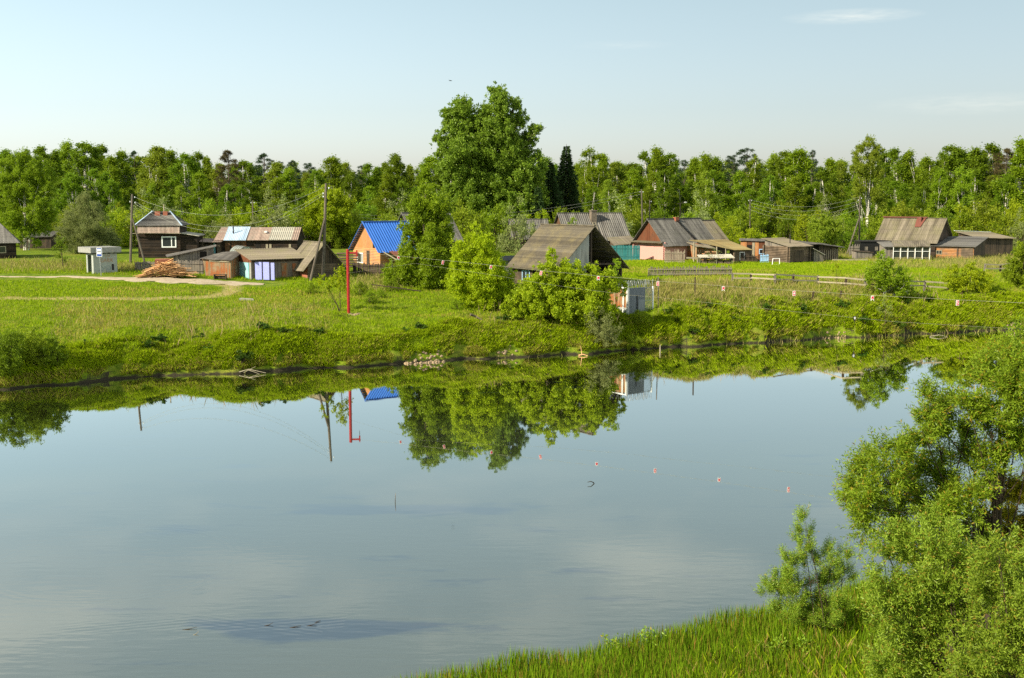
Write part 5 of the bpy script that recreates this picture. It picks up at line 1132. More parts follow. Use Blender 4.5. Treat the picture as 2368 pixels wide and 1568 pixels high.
# pink house
Y = 148.5; g = GY(1535, Y, 604); px = ppm(Y); o = root('pink_house', 'small log house plastered pink, with a weathered slate gable roof', 'house', g, VZ)
LX, LY, hw, rise = 8.6, 5.6, 2.3, 2.85; gable(o, LX, LY, hw, rise, 'x', M['pink'], M['slatedark'], .55, .45, M['plankred'], .18, .025, jag=.05)
for cx_, cy_ in ((0, 0), (0, LY)):
    b = MB()
    for i in range(10): b.tube([(cx_ - .24, cy_, .12 + i * .23), (cx_ + .1, cy_, .12 + i * .23)], .11, 8)
    for i in range(10): s_ = -1 if cy_ == 0 else 1; b.tube([(cx_, cy_ - .1 * s_, .23 + i * .22), (cx_, cy_ + .24 * s_, .23 + i * .22)], .105, 8)
    b.build('log_ends', M['pink'], o)
b = MB(); b.sheet((-.1, .0, hw + .12), (-.1, LY, hw + .12), (-.75, LY + .2, hw - .05), (-.75, -.2, hw - .05), .18, .02, .05, .02); b.build('pent_roof', M['slatetan'], o)
b = MB(); b.box(4.2, 2.4, hw + rise - .3, 4.8, 2.9, hw + rise + .25); b.build('chimney', M['brick'], o)
b = MB()
for i in range(18): u_ = i / 17; y_ = LY / 2 * (1 - u_) - .3 * u_; b.box(4.3 + u_ * 1.2, y_ - .12, hw + y_ * rise / (LY / 2) + .12, 4.7 + u_ * 1.2, y_ + .1, hw + y_ * rise / (LY / 2) + .19)
b.build('moss_line', M['iron'], o)
win(o, 'x', 1.7, 2.7, .8, 1.7, .3, M['white'], split=(.5,), fw=.08) if False else None
g = GY(1627, 160, 600); o = root('back_house', 'tan-roofed building behind the right end of the pink house', 'house', g, VZ); gable(o, 4.2, 5.2, 2.4, 2.4, 'x', M['logdark'], M['slatetan'], .5, .3, None, .2, .02)
g = GY(1610, 149.5, 604); o = root('plank_lean_to', 'weathered plank lean-to with a lattice panel right of the pink house', 'shed', g, VZ); shed(o, 3.0, 3.2, 1.75, 1.45, 2.5, 2.6, M['plankrust'], M['slatetan'], .3)
b = MB()
for i in range(5): b.beam((.2 + i * .32, -.04, .3), (.2 + (i + 1.6) * .32, -.04, 1.3), .03, .02); b.beam((.2 + i * .32, -.06, 1.3), (.2 + (i + 1.6) * .32, -.06, .3), .03, .02)
b.build('lattice', M['palewood'], o)
# open woodshed with yellow-brown corrugated roof
g = GY(1697, 144, 612); o = root('woodshed', 'open woodshed with a mossy yellow-brown corrugated roof over split logs', 'shed', g, VZ)
b = MB(); b.box(0, 0, -.5, 2.7, .2, 1.55); b.box(2.5, .2, -.5, 2.7, 3.2, 1.5); b.build('wall', M['loggrey'], o)
b = MB(); b.sheet((-3.6, 4.2, 2.75), (2.9, 4.0, 2.7), (2.9, -.35, 1.55), (-.3, -.35, 1.62), .18, .03, .05, .01); b.build('roof', M['slatemoss'], o)
b = MB(); b.beam((-1.5, 1.5, -.3), (-1.5, 1.5, 2.0), .12); b.beam((-3.3, 3.6, -.3), (-3.3, 3.6, 2.5), .12); b.beam((2.6, 3.9, -.3), (2.6, 3.9, 2.6), .12); b.build('post', M['palewood'], o)
win(o, 'y', .9, 1.75, .3, 1.3, 0, M['white'], split=(), fw=.07)
lo = root('log_pile', 'pile of split firewood under the open woodshed roof', 'firewood', (g[0] - 2.3, g[1] + 1.6, g[2]), VZ); b = MB(); random.seed(9)
for i in range(46): x = random.uniform(-2.2, 1.2); z = .1 + random.random() * 1.25; b.tube([(x, -.3 + random.uniform(-.1, .1), z), (x, .3, z)], random.uniform(.07, .12), 6)
b.build('logs', M['logorange'], lo)
g = GY(1617, 141.5, 610); o = root('low_cover', 'low rack covered by pale wavy sheets in front of the woodshed', 'shelter', g, -3)
b = MB(); b.sheet((-.2, 1.4, 1.05), (3.9, 1.4, 1.15), (4.2, -.3, .75), (-.1, -.3, .8), .2, .04, .04, .03); b.build('roof', M['slatelight'], o); b = MB()
for x in (0, 2, 3.9): b.beam((x, 0, -.3), (x, 0, .75), .09); b.beam((x, 1.3, -.3), (x, 1.3, 1.0), .09)
b.build('post', M['plankgrey'], o); b = MB()
for i in range(4): b.box(.1 + i * .95, .1, 0, .9 + i * .95, 1.1, .42)
b.build('stacked_planks', M['loggrey'], o)

# orange plank shed
g = GY(1711, 149, 606); px = ppm(149); o = root('orange_shed', 'flat-topped orange-brown plank shed with a small blue-framed window', 'shed', g, -12); shed(o, 3.95, 3, 2.5, 2.45, 2.6, 2.65, M['plankred'], M['tar'], .2, 0)
panel(o, 'y', .8, 1.65, .1, 2.0, 0, M['dark'], 'doorway', .02); panel(o, 'y', 1.45, 1.75, .0, 2.3, 0, M['palewood'], 'door_post', .07); win(o, 'y', 2.3, 3.1, .85, 1.5, 0, M['bluepaint'], split=(), fw=.09, glass=M['dark'])  # doorway is a flat sheet, its darkness put into the colour
panel(o, 'y', 0, .75, -.3, 2.4, 0, M['plankorange'], 'fresh_boards', .03)
panel(o, 'y', 1.8, 2.25, -.3, 2.4, 0, M['plankorange'], 'fresh_boards', .03)
picket('low_fence', 'low dark picket fence before the orange plank shed', [GY(1712, 144.5), GY(1752, 144.5)], .95, M['plankdark'], gap=.06, wd=.07)
picket('low_fence', 'short faded blue picket fence before the orange plank shed', [GY(1757, 144.2), GY(1776, 144.2)], 1.05, M['bluepaint'], gap=.03, wd=.08)

# log bathhouse
g = GY(1822, 143, 613); px = ppm(143); o = root('log_bathhouse', 'square log bathhouse with a pale lean roof and a thin stove pipe', 'bathhouse', g, VZ)
LX = 57 / px / .81; LY = 3.8; h0, h1 = 2.0, 2.75; b = MB(); n = 10
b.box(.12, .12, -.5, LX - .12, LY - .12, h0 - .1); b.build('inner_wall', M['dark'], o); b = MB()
for i in range(n):
    z = .12 + i * .2; b.tube([(-.02, -.28, z), (-.02, LY + .28, z)], .112, 8); b.tube([(LX, -.28, z), (LX, LY + .2, z)], .112, 8); b.tube([(-.28, 0, z + .1), (LX + .28, 0, z + .1)], .112, 8); b.tube([(-.28, LY, z + .1), (LX + .28, LY, z + .1)], .112, 8)
b.build('wall', M['loggrey'], o)
b = MB(); b.prism([(.0, 0, h0 - .05), (.0, LY, h0 - .05), (.0, LY, h1 + .02), (.0, 0, h0 + .02)], (0, 0, 0), (LX, 0, 0)); b.build('gable', M['plankgrey'], o)
b = MB(); b.sheet((-.3, LY + .35, h1 + .18), (LX + .3, LY + .35, h1 + .18), (LX + .3, -.5, h0 + .02), (-.3, -.5, h0 + .02), .18, .025, .06, .02); b.build('roof', M['slatetan'], o)
pipe(o, 1.6, 1.2, h0 + .2, h0 + 1.5, .06, M['iron'], 'stove_pipe', False); panel(o, 'y', .9, 2.6, .2, 1.5, -.11, M['plankdark'], 'board_panel', .03)
g = WG(1785, 613); o = root('old_window', 'old white window frame leaning against the bathhouse', 'window frame', g, 0); b = MB()
for p_, q_ in (((0, 0, 0), (.15, .3, .9)), ((1.0, 0, 0), (1.05, .3, .9)), ((.15, .3, .9), (1.05, .3, .9)), ((0, 0, .03), (1.0, 0, .03))): b.beam(p_, q_, .07)
b.build('frame', M['white'], o)
g = GY(1881, 145, 608); o = root('tin_hut', 'tiny hut with a white sheet roof right of the bathhouse', 'hut', g, 20); shed(o, 1.3, 2.2, 1.6, 1.0, 1.2, 1.9, M['plankgrey'], M['slatelight'], .2, .2)
g = GY(1892, 149, 606); o = root('pole_shed', 'ragged dark pole shed with a sagging roof slanting to the right', 'shed', g, 22); shed(o, 3.0, 3, 2.1, 1.75, 1.95, 2.3, M['plankdark'], M['tar'], .6, 0, jag=.07)
b = MB(); b.sheet((-2.6, 3.1, 2.55), (-2.4, -.6, 2.2), (.2, -.6, 2.15), (.2, 3.2, 2.4), 0, 0, .06, .05); b.build('roof_extension', M['tar'], o); b = MB(); random.seed(4)
for i in range(9): b.beam((.1 + i * .33, -.05, -.2), (.12 + i * .33, -.05, 1.3 + random.random() * .3), .12, .03)
b.build('loose_boards', M['fencewood'], o)
g = GY(1988, 158, 600); o = root('charred_shed', 'charred black shed wall with small square holes', 'shed', g, 4); shed(o, 3.9, 2.4, 2.0, 2.1, 2.1, 2.0, M['black'], M['black'], .1, 0, noroof=True)
b = MB(); b.box(-.1, -.15, 2.05, 4.2, 2.4, 2.2); b.build('roof', M['iron'], o)
for u in (.6, 2.0): panel(o, 'y', u, u + .4, .9, 1.4, 0, M['bush'] if False else M['plankgrey'], 'hole', .02)
g = GY(1978, 152, 603); o = root('crate_bin', 'low grey plank bin in front of the charred shed', 'bin', g, 6); shed(o, 2.2, 1.3, 1.05, .9, 1.0, 1.1, M['plankgrey'], M['plankdark'], .12, 0)
picket('grey_fence', 'short grey board fence left of the charred shed', [GY(1962, 158), GY(1985, 158)], 1.55, M['plankgrey'], gap=.01, wd=.14)
b = MB(); g = WG(1975, 604); o = root('timber_beam', 'long pale squared beam lying by the plank bin', 'beam', g, 0); b.beam((-3.2, 0, .15), (2.0, .2, .15), .25); b.build('timber', M['palewood'], o)

# right farmhouse
Y = 156; g = GY(2161, Y, 594); px = ppm(Y); o = root('farmhouse', 'farmhouse with a tan slate roof, rusty red ridge and a dark boarded gable', 'house', g, 50)
LX, LY, hw, rise = 5.6, 7.9, 2.3, 2.8; gable(o, LX, LY, hw, rise, 'y', M['logdark'], M['slatetan'], .45, .4, M['plankdark'], .24, .03)
b = MB(); b.beam((LX / 2, LY * .28, hw + rise + .2), (LX / 2, LY + .5, hw + rise + .2), .5, .12); b.build('ridge_cap', M['roofred'], o)
b = MB(); b.box(LX / 2 - .7, LY * .36, hw + rise - .9, LX / 2 - .3, LY * .36 + .4, hw + rise + .25); b.build('chimney', M['roofred'], o)
b = MB(); sl = rise / (LX / 2); b.sheet((LX / 2 - .1, LY * .30, hw + rise + .12), (LX / 2 - .1, LY * .46, hw + rise + .12), (LX / 2 - 1.3, LY * .44, hw + rise - 1.2 * sl + .14), (LX / 2 - 1.3, LY * .34, hw + rise - 1.2 * sl + .14), 0, 0, .03); b.build('flashing', M['roofred'], o)
# veranda
g = GY(2064, 150.5, 600); o = root('veranda', 'rickety veranda of white window frames before the farmhouse', 'veranda', g, -2)
b = MB(); b.box(.1, .12, -.4, 4.5, 2.6, .45); b.build('wall', M['plankgrey'], o); b = MB(); b.sheet((0.6, 2.8, 2.45), (5.4, 2.8, 2.45), (4.6, -.2, 1.78), (-.1, -.2, 1.75), .26, .01, .04, .03); b.build('roof', M['slatetan'], o)
for i in range(5): win(o, 'y', .05 + i * .92, .9 + i * .92, .3, 1.7, .1, M['palewood'], split=(), fw=.06)
b = MB()
for i in range(6): b.beam((.02 + i * .92, .0, -.4), (.02 + i * .92, .0, 1.75), .07)
b.beam((0, 0, 1.15), (4.6, 0, 1.15), .05); b.build('post', M['white'], o)
g = GY(2046, 151, 600); o = root('lean_shelter', 'grey plank shelter at the left end of the veranda', 'shed', g, 0); shed(o, 1.1, 2.5, 1.65, 1.7, 2.2, 2.1, M['plankgrey'], M['slate'], .3)
Y = 153; g = GY(2250, Y, 600); px = ppm(Y); o = root('low_byre', 'low orange log byre with a wide grey roof beside the farmhouse', 'byre', g, 50); shed(o, 4.2, 7.9, 1.6, 2.6, 2.6, 1.6, M['logorange'], M['slate'], .35)
win(o, 'x', 4.1, 4.9, .45, 1.0, 0, M['palewood'], split=(.5,), fw=.06); panel(o, 'x', .1, 1.6, .1, 1.5, 0, M['loggrey'], 'log_panel', .06); panel(o, 'x', 2.0, 2.15, .0, 1.5, 0, M['plankdark'], 'post', .12)
b = MB(); b.hexa([(.004, -.05, -.3), (4.2, -.05, -.3), (4.2, -.004, -.3), (.004, -.004, -.3), (.004, -.05, 1.6), (4.2, -.05, 2.58), (4.2, -.004, 2.58), (.004, -.004, 1.6)]); b.build('end_wall', M['plankdark'], o)
g = GY(2262, 160, 595); o = root('plank_byre', 'dark plank byre with a pale-edged roof at the far right', 'byre', g, 16); shed(o, 5.4, 4.5, 2.5, 2.35, 2.9, 3.1, M['plankdark'], M['slatetan'], .35); b = MB(); b.beam((-.4, 4.9, 3.35), (5.6, 4.9, 3.1), .2, .05); b.build('roof_edge', M['white'], o)

# ------------------------------------------------------------------ fences, poles and small things
def railfence(name, label, posts, hgt, mat, rails=(.45, .95)):
    P = [WG(a, b) for a, b in posts]; o = root(name, label, 'fence', P[0]); o0 = np.array(P[0])
    for i, p in enumerate(P):
        q = np.array(p) - o0; b = MB(); b.beam(q + np.array((0, 0, -.3)), q + np.array((random.uniform(-.08, .08), 0, hgt * random.uniform(.95, 1.1))), .22); b.build('post', M['bankbark'] if i % 2 else M['plankgrey'], o)
    for A, B in zip(P[:-1], P[1:]):
        a = np.array(A) - o0; c = np.array(B) - o0
        for r_ in rails:
            b = MB(); b.beam(a + np.array((0, -.16, r_ * hgt + random.uniform(-.06, .06))), c + np.array((0, -.16, r_ * hgt + random.uniform(-.06, .06))), .05, .16); b.build('rail', mat, o)
    return o
railfence('rail_fence', 'long two-rail wooden fence across the right field', [(1693, 652), (1736, 653), (1791, 655), (1833, 657), (1889, 660), (1954, 664), (2000, 668), (2070, 670), (2136, 671), (2190, 674)], 1.05, M['palewood'])
railfence('rail_fence', 'short pale two-rail fence near the right edge', [(2276, 628), (2312, 628), (2345, 626)], .95, M['palewood'])
picket('picket_fence', 'leaning grey picket fence in front of the pink house', [WG(1497, 640)[:2], WG(1560, 639)[:2], WG(1690, 638)[:2]], 1.05, M['fencewood'], gap=.03, wd=.1, jit=.2, lean=.12, postm=M['palewood'])
picket('picket_fence', 'upper picket fence standing against the pink house', [GY(1536, 143.5)[:2], GY(1582, 143)[:2]], 1.5, M['fencewood'], gap=.05, wd=.09, jit=.12)
g = GY(1586, 142.6, 620); o = root('board_rail', 'broken board rail between the picket fence and the woodshed', 'fence', g, 0); b = MB(); b.beam((0, 0, .75), (3.4, .1, .7), .05, .22); b.beam((2.6, 0, -.3), (2.6, 0, .8), .2); b.beam((1.6, 0, -.3), (1.6, 0, .75), .16); b.build('rail', M['palewood'], o)
for i, (a, c, lb) in enumerate((((1606, 685), (1607, 641), 'tall thin grey stake standing in the dry grass'), ((1876, 694), (1881, 674), 'dark fence stub leaning right, beside tag four'), ((1941, 690), (1945, 672), 'dark leaning fence stub nearest the young birch'))):
    g = WG(*a); t = W(*c, g[1]); o = root('fence_stake', lb, 'stake', g); b = MB(); b.beam((0, 0, -.3), tuple(np.array(t) - np.array(g)), .12 if i == 0 else .2, .12); b.build('timber', M['bankbark'], o)

# metal enclosure with razor wire
g = WG(1452, 700); Yc = 115.; g = GY(1452, Yc, 690); px = ppm(Yc); o = root('metal_enclosure', 'grey corrugated metal enclosure topped with coils of razor wire', 'enclosure', g, VZ); HM = 2.75
n = 26; b = MB(); Lg = 43 / px / .81
V = []
for z in (.0, HM):
    for i in range(n * 2 + 1): V.append((i / (n * 2) * Lg, -.035 * (i % 2), z))
m = n * 2 + 1; b.add(V + [(x, y + .03, z) for x, y, z in V], [(i, i + 1, m + i + 1, m + i) for i in range(m - 1)] + [(2 * m + i + 1, 2 * m + i, 3 * m + i, 3 * m + i + 1) for i in range(m - 1)]); b.build('corrugated_panel', M['corrdark'], o)
b = MB(); b.box(Lg * .58, -.07, .3, Lg * .98, -.045, 1.55); b.build('flat_panel', M['corrdark'], o); b = MB(); b.beam((Lg * .5, -.08, -.1), (Lg * .5, -.08, 2.0), .08, .04); b.build('gate_gap', M['black'], o)
L2 = 62 / px / .81; b = MB()
for i in range(13): x = Lg + (L2 - Lg) * i / 12; b.tube([(x, 0, 0), (x, 0, HM)], .018, 4)
for z in (.2, HM - .1, 1.4): b.tube([(Lg, 0, z), (L2, 0, z)], .02, 4)
b.build('bar_panel', M['steel'], o)
for x in (0, L2): b = MB(); b.box(x - .06, -.1, -.3, x + .06, .02, HM + .05); b.build('post', M['white'] if x else M['steel'], o)
b = MB()
for i in range(9): y0 = .15 + i * .35; b.box(-.03, y0, 0, 0, y0 + .3, HM - .15)
b.build('side_panel', M['plankrust'], o, 'orange rusted side panel'); b = MB()
b.box(-.05, .1, 0, -.03, 3.1, .8); b.build('side_panel', M['corrgrey'], o, 'pale lower corrugated side panel'); b = MB(); b.beam((-.04, 0, HM), (-.04, 3.3, HM), .1); b.box(-.12, .55, -.2, -.03, .68, HM); b.box(-.12, .0, -.2, -.03, .1, HM); b.build('side_frame', M['white'], o)
b = MB(); random.seed(2)
for run in range(2):
    pts = []
    for i in range(150):
        a = i * .52; u = i / 149; s_ = (-2.6 + u * (L2 + 2.6)) if run == 0 else (L2 * u); x = max(0, s_); y = max(0, -s_) + (.35 if run else 0)
        rr = .38 + .06 * math.sin(i * .37); pts.append((x + math.cos(a) * rr * .45, y + math.cos(a) * rr * .6 + .1, HM + .3 + math.sin(a) * rr))
    b.tube(pts, .016, 3)
for x in (0, Lg, L2): b.beam((x, .05, HM), (x + .15, .15, HM + .75), .035)
b.build('razor_wire', M['steel'], o, fix=False)
g = GY(1522, 117.5, 690); o = root('grey_post', 'slim grey post just right of the metal enclosure', 'post', g); b = MB(); b.beam((0, 0, -.2), (-.05, 0, 2.9), .09); b.build('timber', M['plankgrey'], o)

# utility poles
def upole(px0, py0, Y, px1, py1, r, label, brace=None, ins=(), group='wooden utility poles', gz=None):
    g = GY(px0, Y, py0); Y = g[1]; t = np.array(W(px1, py1, Y)) - np.array(g); o = root('utility_pole', label, 'utility pole', g); b = MB(); b.tube([(0, 0, -.5), tuple(t * .5 + np.array((.02, 0, 0))), tuple(t)], [r * 1.15, r, r * .8], 9); b.build('pole', M['polewood'], o)
    if brace:
        (ax, ay), (bx, by), dy = brace; q = np.array(W(ax, ay, Y)) - np.array(g); e = np.array(W(bx, by, Y + dy)); e[2] = hz(e[0], e[1]) - .2; e = e - np.array(g); b = MB(); b.tube([tuple(q), tuple(e)], [r * .7, r * .9], 8); b.build('brace', M['polewood'], o)
    for dx_, dz_ in ins:
        b = MB(); c = t + np.array((dx_, -.0, dz_)); pz = t + np.array((0, 0, dz_ - .12)); b.tube([tuple(pz), tuple(c + np.array((0, 0, -.1)))], .018, 4); b.build('bracket', M['iron'], o); b = MB(); b.tube([tuple(c + np.array((0, 0, -.1))), tuple(c), tuple(c + np.array((0, 0, .06)))], [.05, .065, .04], 8); b.build('insulator', M['porcelain'], o)
    return np.array(g) + t
A = upole(301, 617, 143, 305.7, 449, .14, 'leaning utility pole with a brace right of the bus shelter', ((306, 505), (337, 615), 0), ((.3, -.35), (-.28, -.9), (.3, -1.0)))
B = upole(746, 646, 131, 753.5, 424, .16, 'tall utility pole with a long tilted brace in front of the small barn', ((752, 500), (716, 640), -1.0), ((-.32, -1.1), (.32, -.5), (-.32, -1.45)))
C_ = upole(584, 560, 185, 584, 464, .12, 'distant utility pole behind the long shed', None, ((.25, -.3), (-.25, -.3)))
D_ = upole(1486, 560, 170, 1483, 438, .14, 'utility pole behind the left corner of the pink house', None, ((.25, -.4), (-.25, -.4)))
E_ = upole(1501, 560, 182, 1502, 462, .11, 'thinner distant pole just right of the one behind the pink house', None, ((.25, -.3),))
F_ = upole(1733, 560, 188, 1734, 460, .13, 'distant utility pole behind the orange plank shed', None, ((.25, -.3), (-.25, -.3)))
H_ = upole(1986, 560, 166, 1988, 454, .14, 'utility pole with a tilted brace behind the charred shed', ((1985, 507), (1957, 575), -2), ((.25, -.3), (-.25, -.6)))
def wire(name, label, a, c, sag, mat, r=.018, n=24, cat='power line', group=None):
    a = np.array(a); c = np.array(c); o = root(name, label, cat, tuple(a), 0, group); b = MB(); pts = []
    for i in range(n + 1): t = i / n; pts.append((c - a) * t + np.array((0, 0, -4 * sag * t * (1 - t)))); 
    b.tube(pts, r, 4); b.build('cable', mat, o, fix=False); return o
for i, (dz, sg) in enumerate(((-.35, 2.6), (-.9, 3.4), (-1.15, 3.7))):
    wire('overhead_wire', ('topmost', 'middle', 'lowest')[i] + ' wire sagging between the two braced poles on the left', A + np.array((.28, 0, dz)), B + np.array((-.3, 0, dz - .1)), sg, M['wire'], .011)
for i in range(4):
    wire('overhead_wire', ('topmost', 'second', 'third', 'lowest')[i] + ' wire of the four behind the orange shed and the bathhouse', F_ + np.array((0, 0, -.1 - i * .62)), H_ + np.array((0, 0, -.1 - i * .62)), 1.5 + .12 * i, M['wire'], .010)
for i in range(2): wire('overhead_wire', ('upper', 'lower')[i] + ' distant wire running left from the pole behind the pink house', D_ + np.array((0, 0, -.3 - i * .5)), C_ + np.array((0, 0, -.2 - i * .5)), 3.2, M['wire'], .009)
g = GY(1571, 162, 560); o = root('street_lamp', 'small street lamp on a thin arm above the pink house roof', 'street lamp', g); tt = np.array(W(1576, 470, g[1])) - np.array(g)
b = MB(); b.tube([(0, 0, 0), (0, 0, tt[2] + .05)], .07, 6); b.tube([(-.5, 0, tt[2] - .12), (.7, 0, tt[2] + .1)], .04, 6); b.build('pole', M['plankdark'], o); b = MB(); b.tube([(.6, 0, tt[2] + .1), (.8, 0, tt[2] + .12), (1.05, 0, tt[2] + .1)], [.07, .13, .08], 8); b.build('lamp_head', M['plaster'], o)

# red gauge mast, cableway and numbered tags
YR = 111.; g = GY(806, YR, 725); px = ppm(YR); t = W(806.5, 578, YR); o = root('red_mast', 'thick red steel mast with a short arm standing on the bank', 'mast', g); H_r = t[2] - g[2]
b = MB(); b.tube([(0, 0, -.4), (0, 0, H_r)], .14, 16); b.tube([(0, 0, H_r), (0, 0, H_r + .05)], [.15, .12], 16); b.build('pole', M['red'], o)
b = MB(); b.box(.12, -.05, H_r - .34, .82, .05, H_r - .2); b.build('arm', M['red'], o); b = MB(); b.box(.8, -.06, H_r - .6, .92, .06, H_r - .02); b.build('bracket', M['red'], o); b = MB(); b.tube([(.86, 0, H_r - .6), (.86, 0, H_r - 1.1)], .025, 6); b.build('hook', M['iron'], o)
b = MB(); b.tube([(.86, -.05, H_r - .22), (.86, .05, H_r - .22)], .09, 10); b.build('pulley', M['iron'], o)
pb = MB(); random.seed(8)
for i in range(14): a = i * .45; pb.tube([(.5 + math.cos(a) * random.uniform(.3, 1.1), math.sin(a) * .5, -.15), (.5 + math.cos(a) * random.uniform(.3, 1.0), math.sin(a) * .5, .05)], [.35, .12], 6)
so = root('soil_mound', 'low ring of bare dug soil around the foot of the red mast', 'soil mound', g); pb.build('soil', M['soil'], so)
top = np.array(g) + np.array((.86, 0, H_r - .22))
def plan(dx, dy):       # vertical plane of the cableway: y = 98.3 - .765 (x - 2.5)
    r = ray(dx, dy); k = (98.3 + .765 * 2.5) / (r[1] + .765 * r[0]); return np.array((r[0] * k, r[1] * k, HC + r[2] * k))
RQ = [(922, 592), (1025, 602), (1136, 613), (1252, 626), (1383, 638), (1521, 650), (1672, 661.5), (1836, 672), (2017, 683), (2214, 693.5), (2367, 700.5)]
rp = [top] + [plan(*q) for q in RQ]; rp.append(rp[-1] * 2 - rp[-2] + np.array((0, 0, .05))); e_ = rp[-1] + (rp[-1] - rp[-2]) * 5; e_[2] = rp[-1][2] + 1.2; rp.append(e_)
o = root('rope', 'thin pale rope stretched from the red mast across the river', 'rope', tuple(top)); b = MB(); b.tube([tuple(p - top) for p in rp], .0075, 5); b.build('cable', M['rope'], o, fix=False)
RL = [(960, 609), (1144, 637), (1261, 657), (1450, 682), (1544, 690), (1750, 712), (2068, 744), (2340, 760), (2450, 765)]
lp = [np.array(g) + np.array((0, -.15, 3.9))] + [plan(*q) for q in RL]; l0 = lp[0]
o = root('rope', 'lower, thinner rope hanging below the numbered one', 'rope', tuple(l0)); b = MB(); b.tube([tuple(p - l0) for p in lp], .005, 4); b.build('cable', M['rope'], o, fix=False)
tags = [None, '1', None, '2', None, '3', None, '4', None, '5']; rb_n = 0; names = ['first', 'second', 'third', 'fourth', 'fifth']
dirv = np.array((1, -.765, 0)); dirv /= np.linalg.norm(dirv); 
for i, (q, nu) in enumerate(zip(RQ, tags)):
    p = plan(*q); w_, h_ = .105, .35; az = math.degrees(math.atan2(dirv[1], dirv[0]))
    lab = ('white-bordered red tag with number %s hanging from the rope' % nu) if nu else ('%s swallow-tailed red tag from the left on the rope' % names[rb_n])
    if not nu: rb_n += 1
    o = root('rope_tag', lab, 'tag', tuple(p), 6 if i > 2 else 20, 'red tags on the rope')
    tl = R(14) if i < 4 else 0
    if i < 4: o.rotation_euler = (0, tl, o.rotation_euler[2])
    if nu: pa = [(-w_, 0, -h_ - .03), (w_, 0, -h_ - .03), (w_, 0, -.03), (-w_, 0, -.03)]; pb_ = [(x * .78, 0, -.03 - h_ / 2 + (z + .03 + h_ / 2) * .84) for x, _, z in pa]
    else: pa = [(-w_, 0, -h_ - .03), (0, 0, -h_ + .09), (w_, 0, -h_ - .03), (w_, 0, -.03), (-w_, 0, -.03)]; pb_ = [(-w_ * .75, 0, -h_ + .05), (0, 0, -h_ + .14), (w_ * .75, 0, -h_ + .05), (w_ * .75, 0, -.07), (-w_ * .75, 0, -.07)]
    b = MB(); b.prism(pa, (0, 0, 0), (0, .02, 0)); bo = b.build('border', M['white'], o); b = MB(); b.prism([(x, -.008, z) for x, _, z in pb_], (0, 0, 0), (0, .005, 0)); b.build('face', M['tagred'], o)
    if nu: text(nu, .28, M['white'], o, (0, -.014, -.03 - h_ / 2), (R(90), 0, 0), 'number', .004)

# gauge plate and river bits
g = WG(1975, 760); o = root('gauge_plate', 'small black number plate with a white eight on the right bank', 'sign', g); hpl = W(1975, 731, g[1])[2] - g[2]
b = MB(); b.tube([(0, 0, -.2), (0, 0, hpl - .3)], .025, 6); b.build('post', M['iron'], o); b = MB(); b.box(-.15, -.02, hpl - .42, .15, .01, hpl); b.build('plate', M['black'], o); text('8', .36, M['white'], o, (0, -.03, hpl - .21), (R(90), 0, 0), 'number', .004)
def twig(label, path, r, mat='bankbark', cat='branch', name='branch', extra=()):
    p0 = np.array(path[0]); o = root(name, label, cat, tuple(p0)); b = MB(); P = [tuple(np.array(p) - p0) for p in path]; b.tube(P, list(np.linspace(r, r * .35, len(P))), 6)
    for e in extra: b.tube([tuple(np.array(p) - p0) for p in e], [r * .6, r * .2], 5)
    b.build('wood', M[mat], o); return o
a = WZ(913, 1161, 0); twig('short bare stick standing upright in the water', [(a[0], a[1], -.3), (a[0] + .02, a[1], .25), W(914.5, 1140, a[1])], .025, 'plankgrey')
a = WZ(1376, 1118, 0); twig('crooked dark branch poking out of the water', [(a[0] + .05, a[1], -.2), W(1372, 1116, a[1]), W(1366, 1113, a[1] - .1), W(1358, 1115, a[1] - .2)], .035)
a = WZ(1526, 812, 0); twig('pale wooden stub standing in the water by the bank', [(a[0], a[1], -.3), W(1526, 797, a[1])], .09, 'palewood', 'stake', 'water_stake')
for i, (px, py, L_) in enumerate(((684, 1450, .4), (440, 1455, .5), (453, 1467, .16), (735, 1438, .2), (722, 1446, .36), (622, 1446, .3))):
    a = WZ(px, py, 0); twig(('thickest dark twig floating in the weed patch', 'long dark twig floating left in the weed patch', 'pale forked twig left of the weed patch', 'thin twig at the right tip of the weed patch', 'bent twig near the right tip of the weed patch', 'thin reddish twig in the middle of the weed patch')[i],
                           [(a[0] - L_ / 2, a[1] - .05, -.01), (a[0], a[1], .02), (a[0] + L_ * .4, a[1] + .08, .03 + .02 * (i % 3))], .016, 'bankbark' if i != 2 else 'palewood')
a = WZ(115, 889, 0); twig('tangle of pale dead branches in the water at the left bank', [(a[0] - 1.8, a[1] + .8, .5), (a[0] - .9, a[1] + .2, .12), (a[0], a[1], .02)], .05, 'plankgrey', extra=([(a[0] - .5, a[1] + .1, .1), (a[0] + .1, a[1] + .3, .9)], [(a[0] - .2, a[1], .05), (a[0] + .5, a[1] + .3, .7)], [(a[0], a[1], 0), (a[0] + .7, a[1] - .2, .15)], [(a[0] - .9, a[1], .1), (a[0] - 1.4, a[1] - .1, .7)]))
a = WZ(60, 880, 0); twig('dead roots drooping into the water at the far left bank', [(a[0] - 1.5, a[1] + .8, .9), (a[0] - .4, a[1] + .3, .5), (a[0] + .3, a[1], -.05)], .06, 'bankbark', extra=([(a[0] - .6, a[1] + .3, .5), (a[0] - .9, a[1], -.1)], [(a[0] - .2, a[1] + .3, .4), (a[0] - .1, a[1] - .2, -.1)]))
a = WZ(575, 860, .15); twig('tangled driftwood on the mud below the left bank', [(a[0] - .9, a[1], .1), (a[0], a[1] + .1, .35), (a[0] + 1.4, a[1] - .1, .08)], .05, 'palewood', extra=([(a[0] - .4, a[1], .1), (a[0] + .5, a[1] + .2, .55)], [(a[0], a[1], .3), (a[0] + .9, a[1] - .2, .02)]))
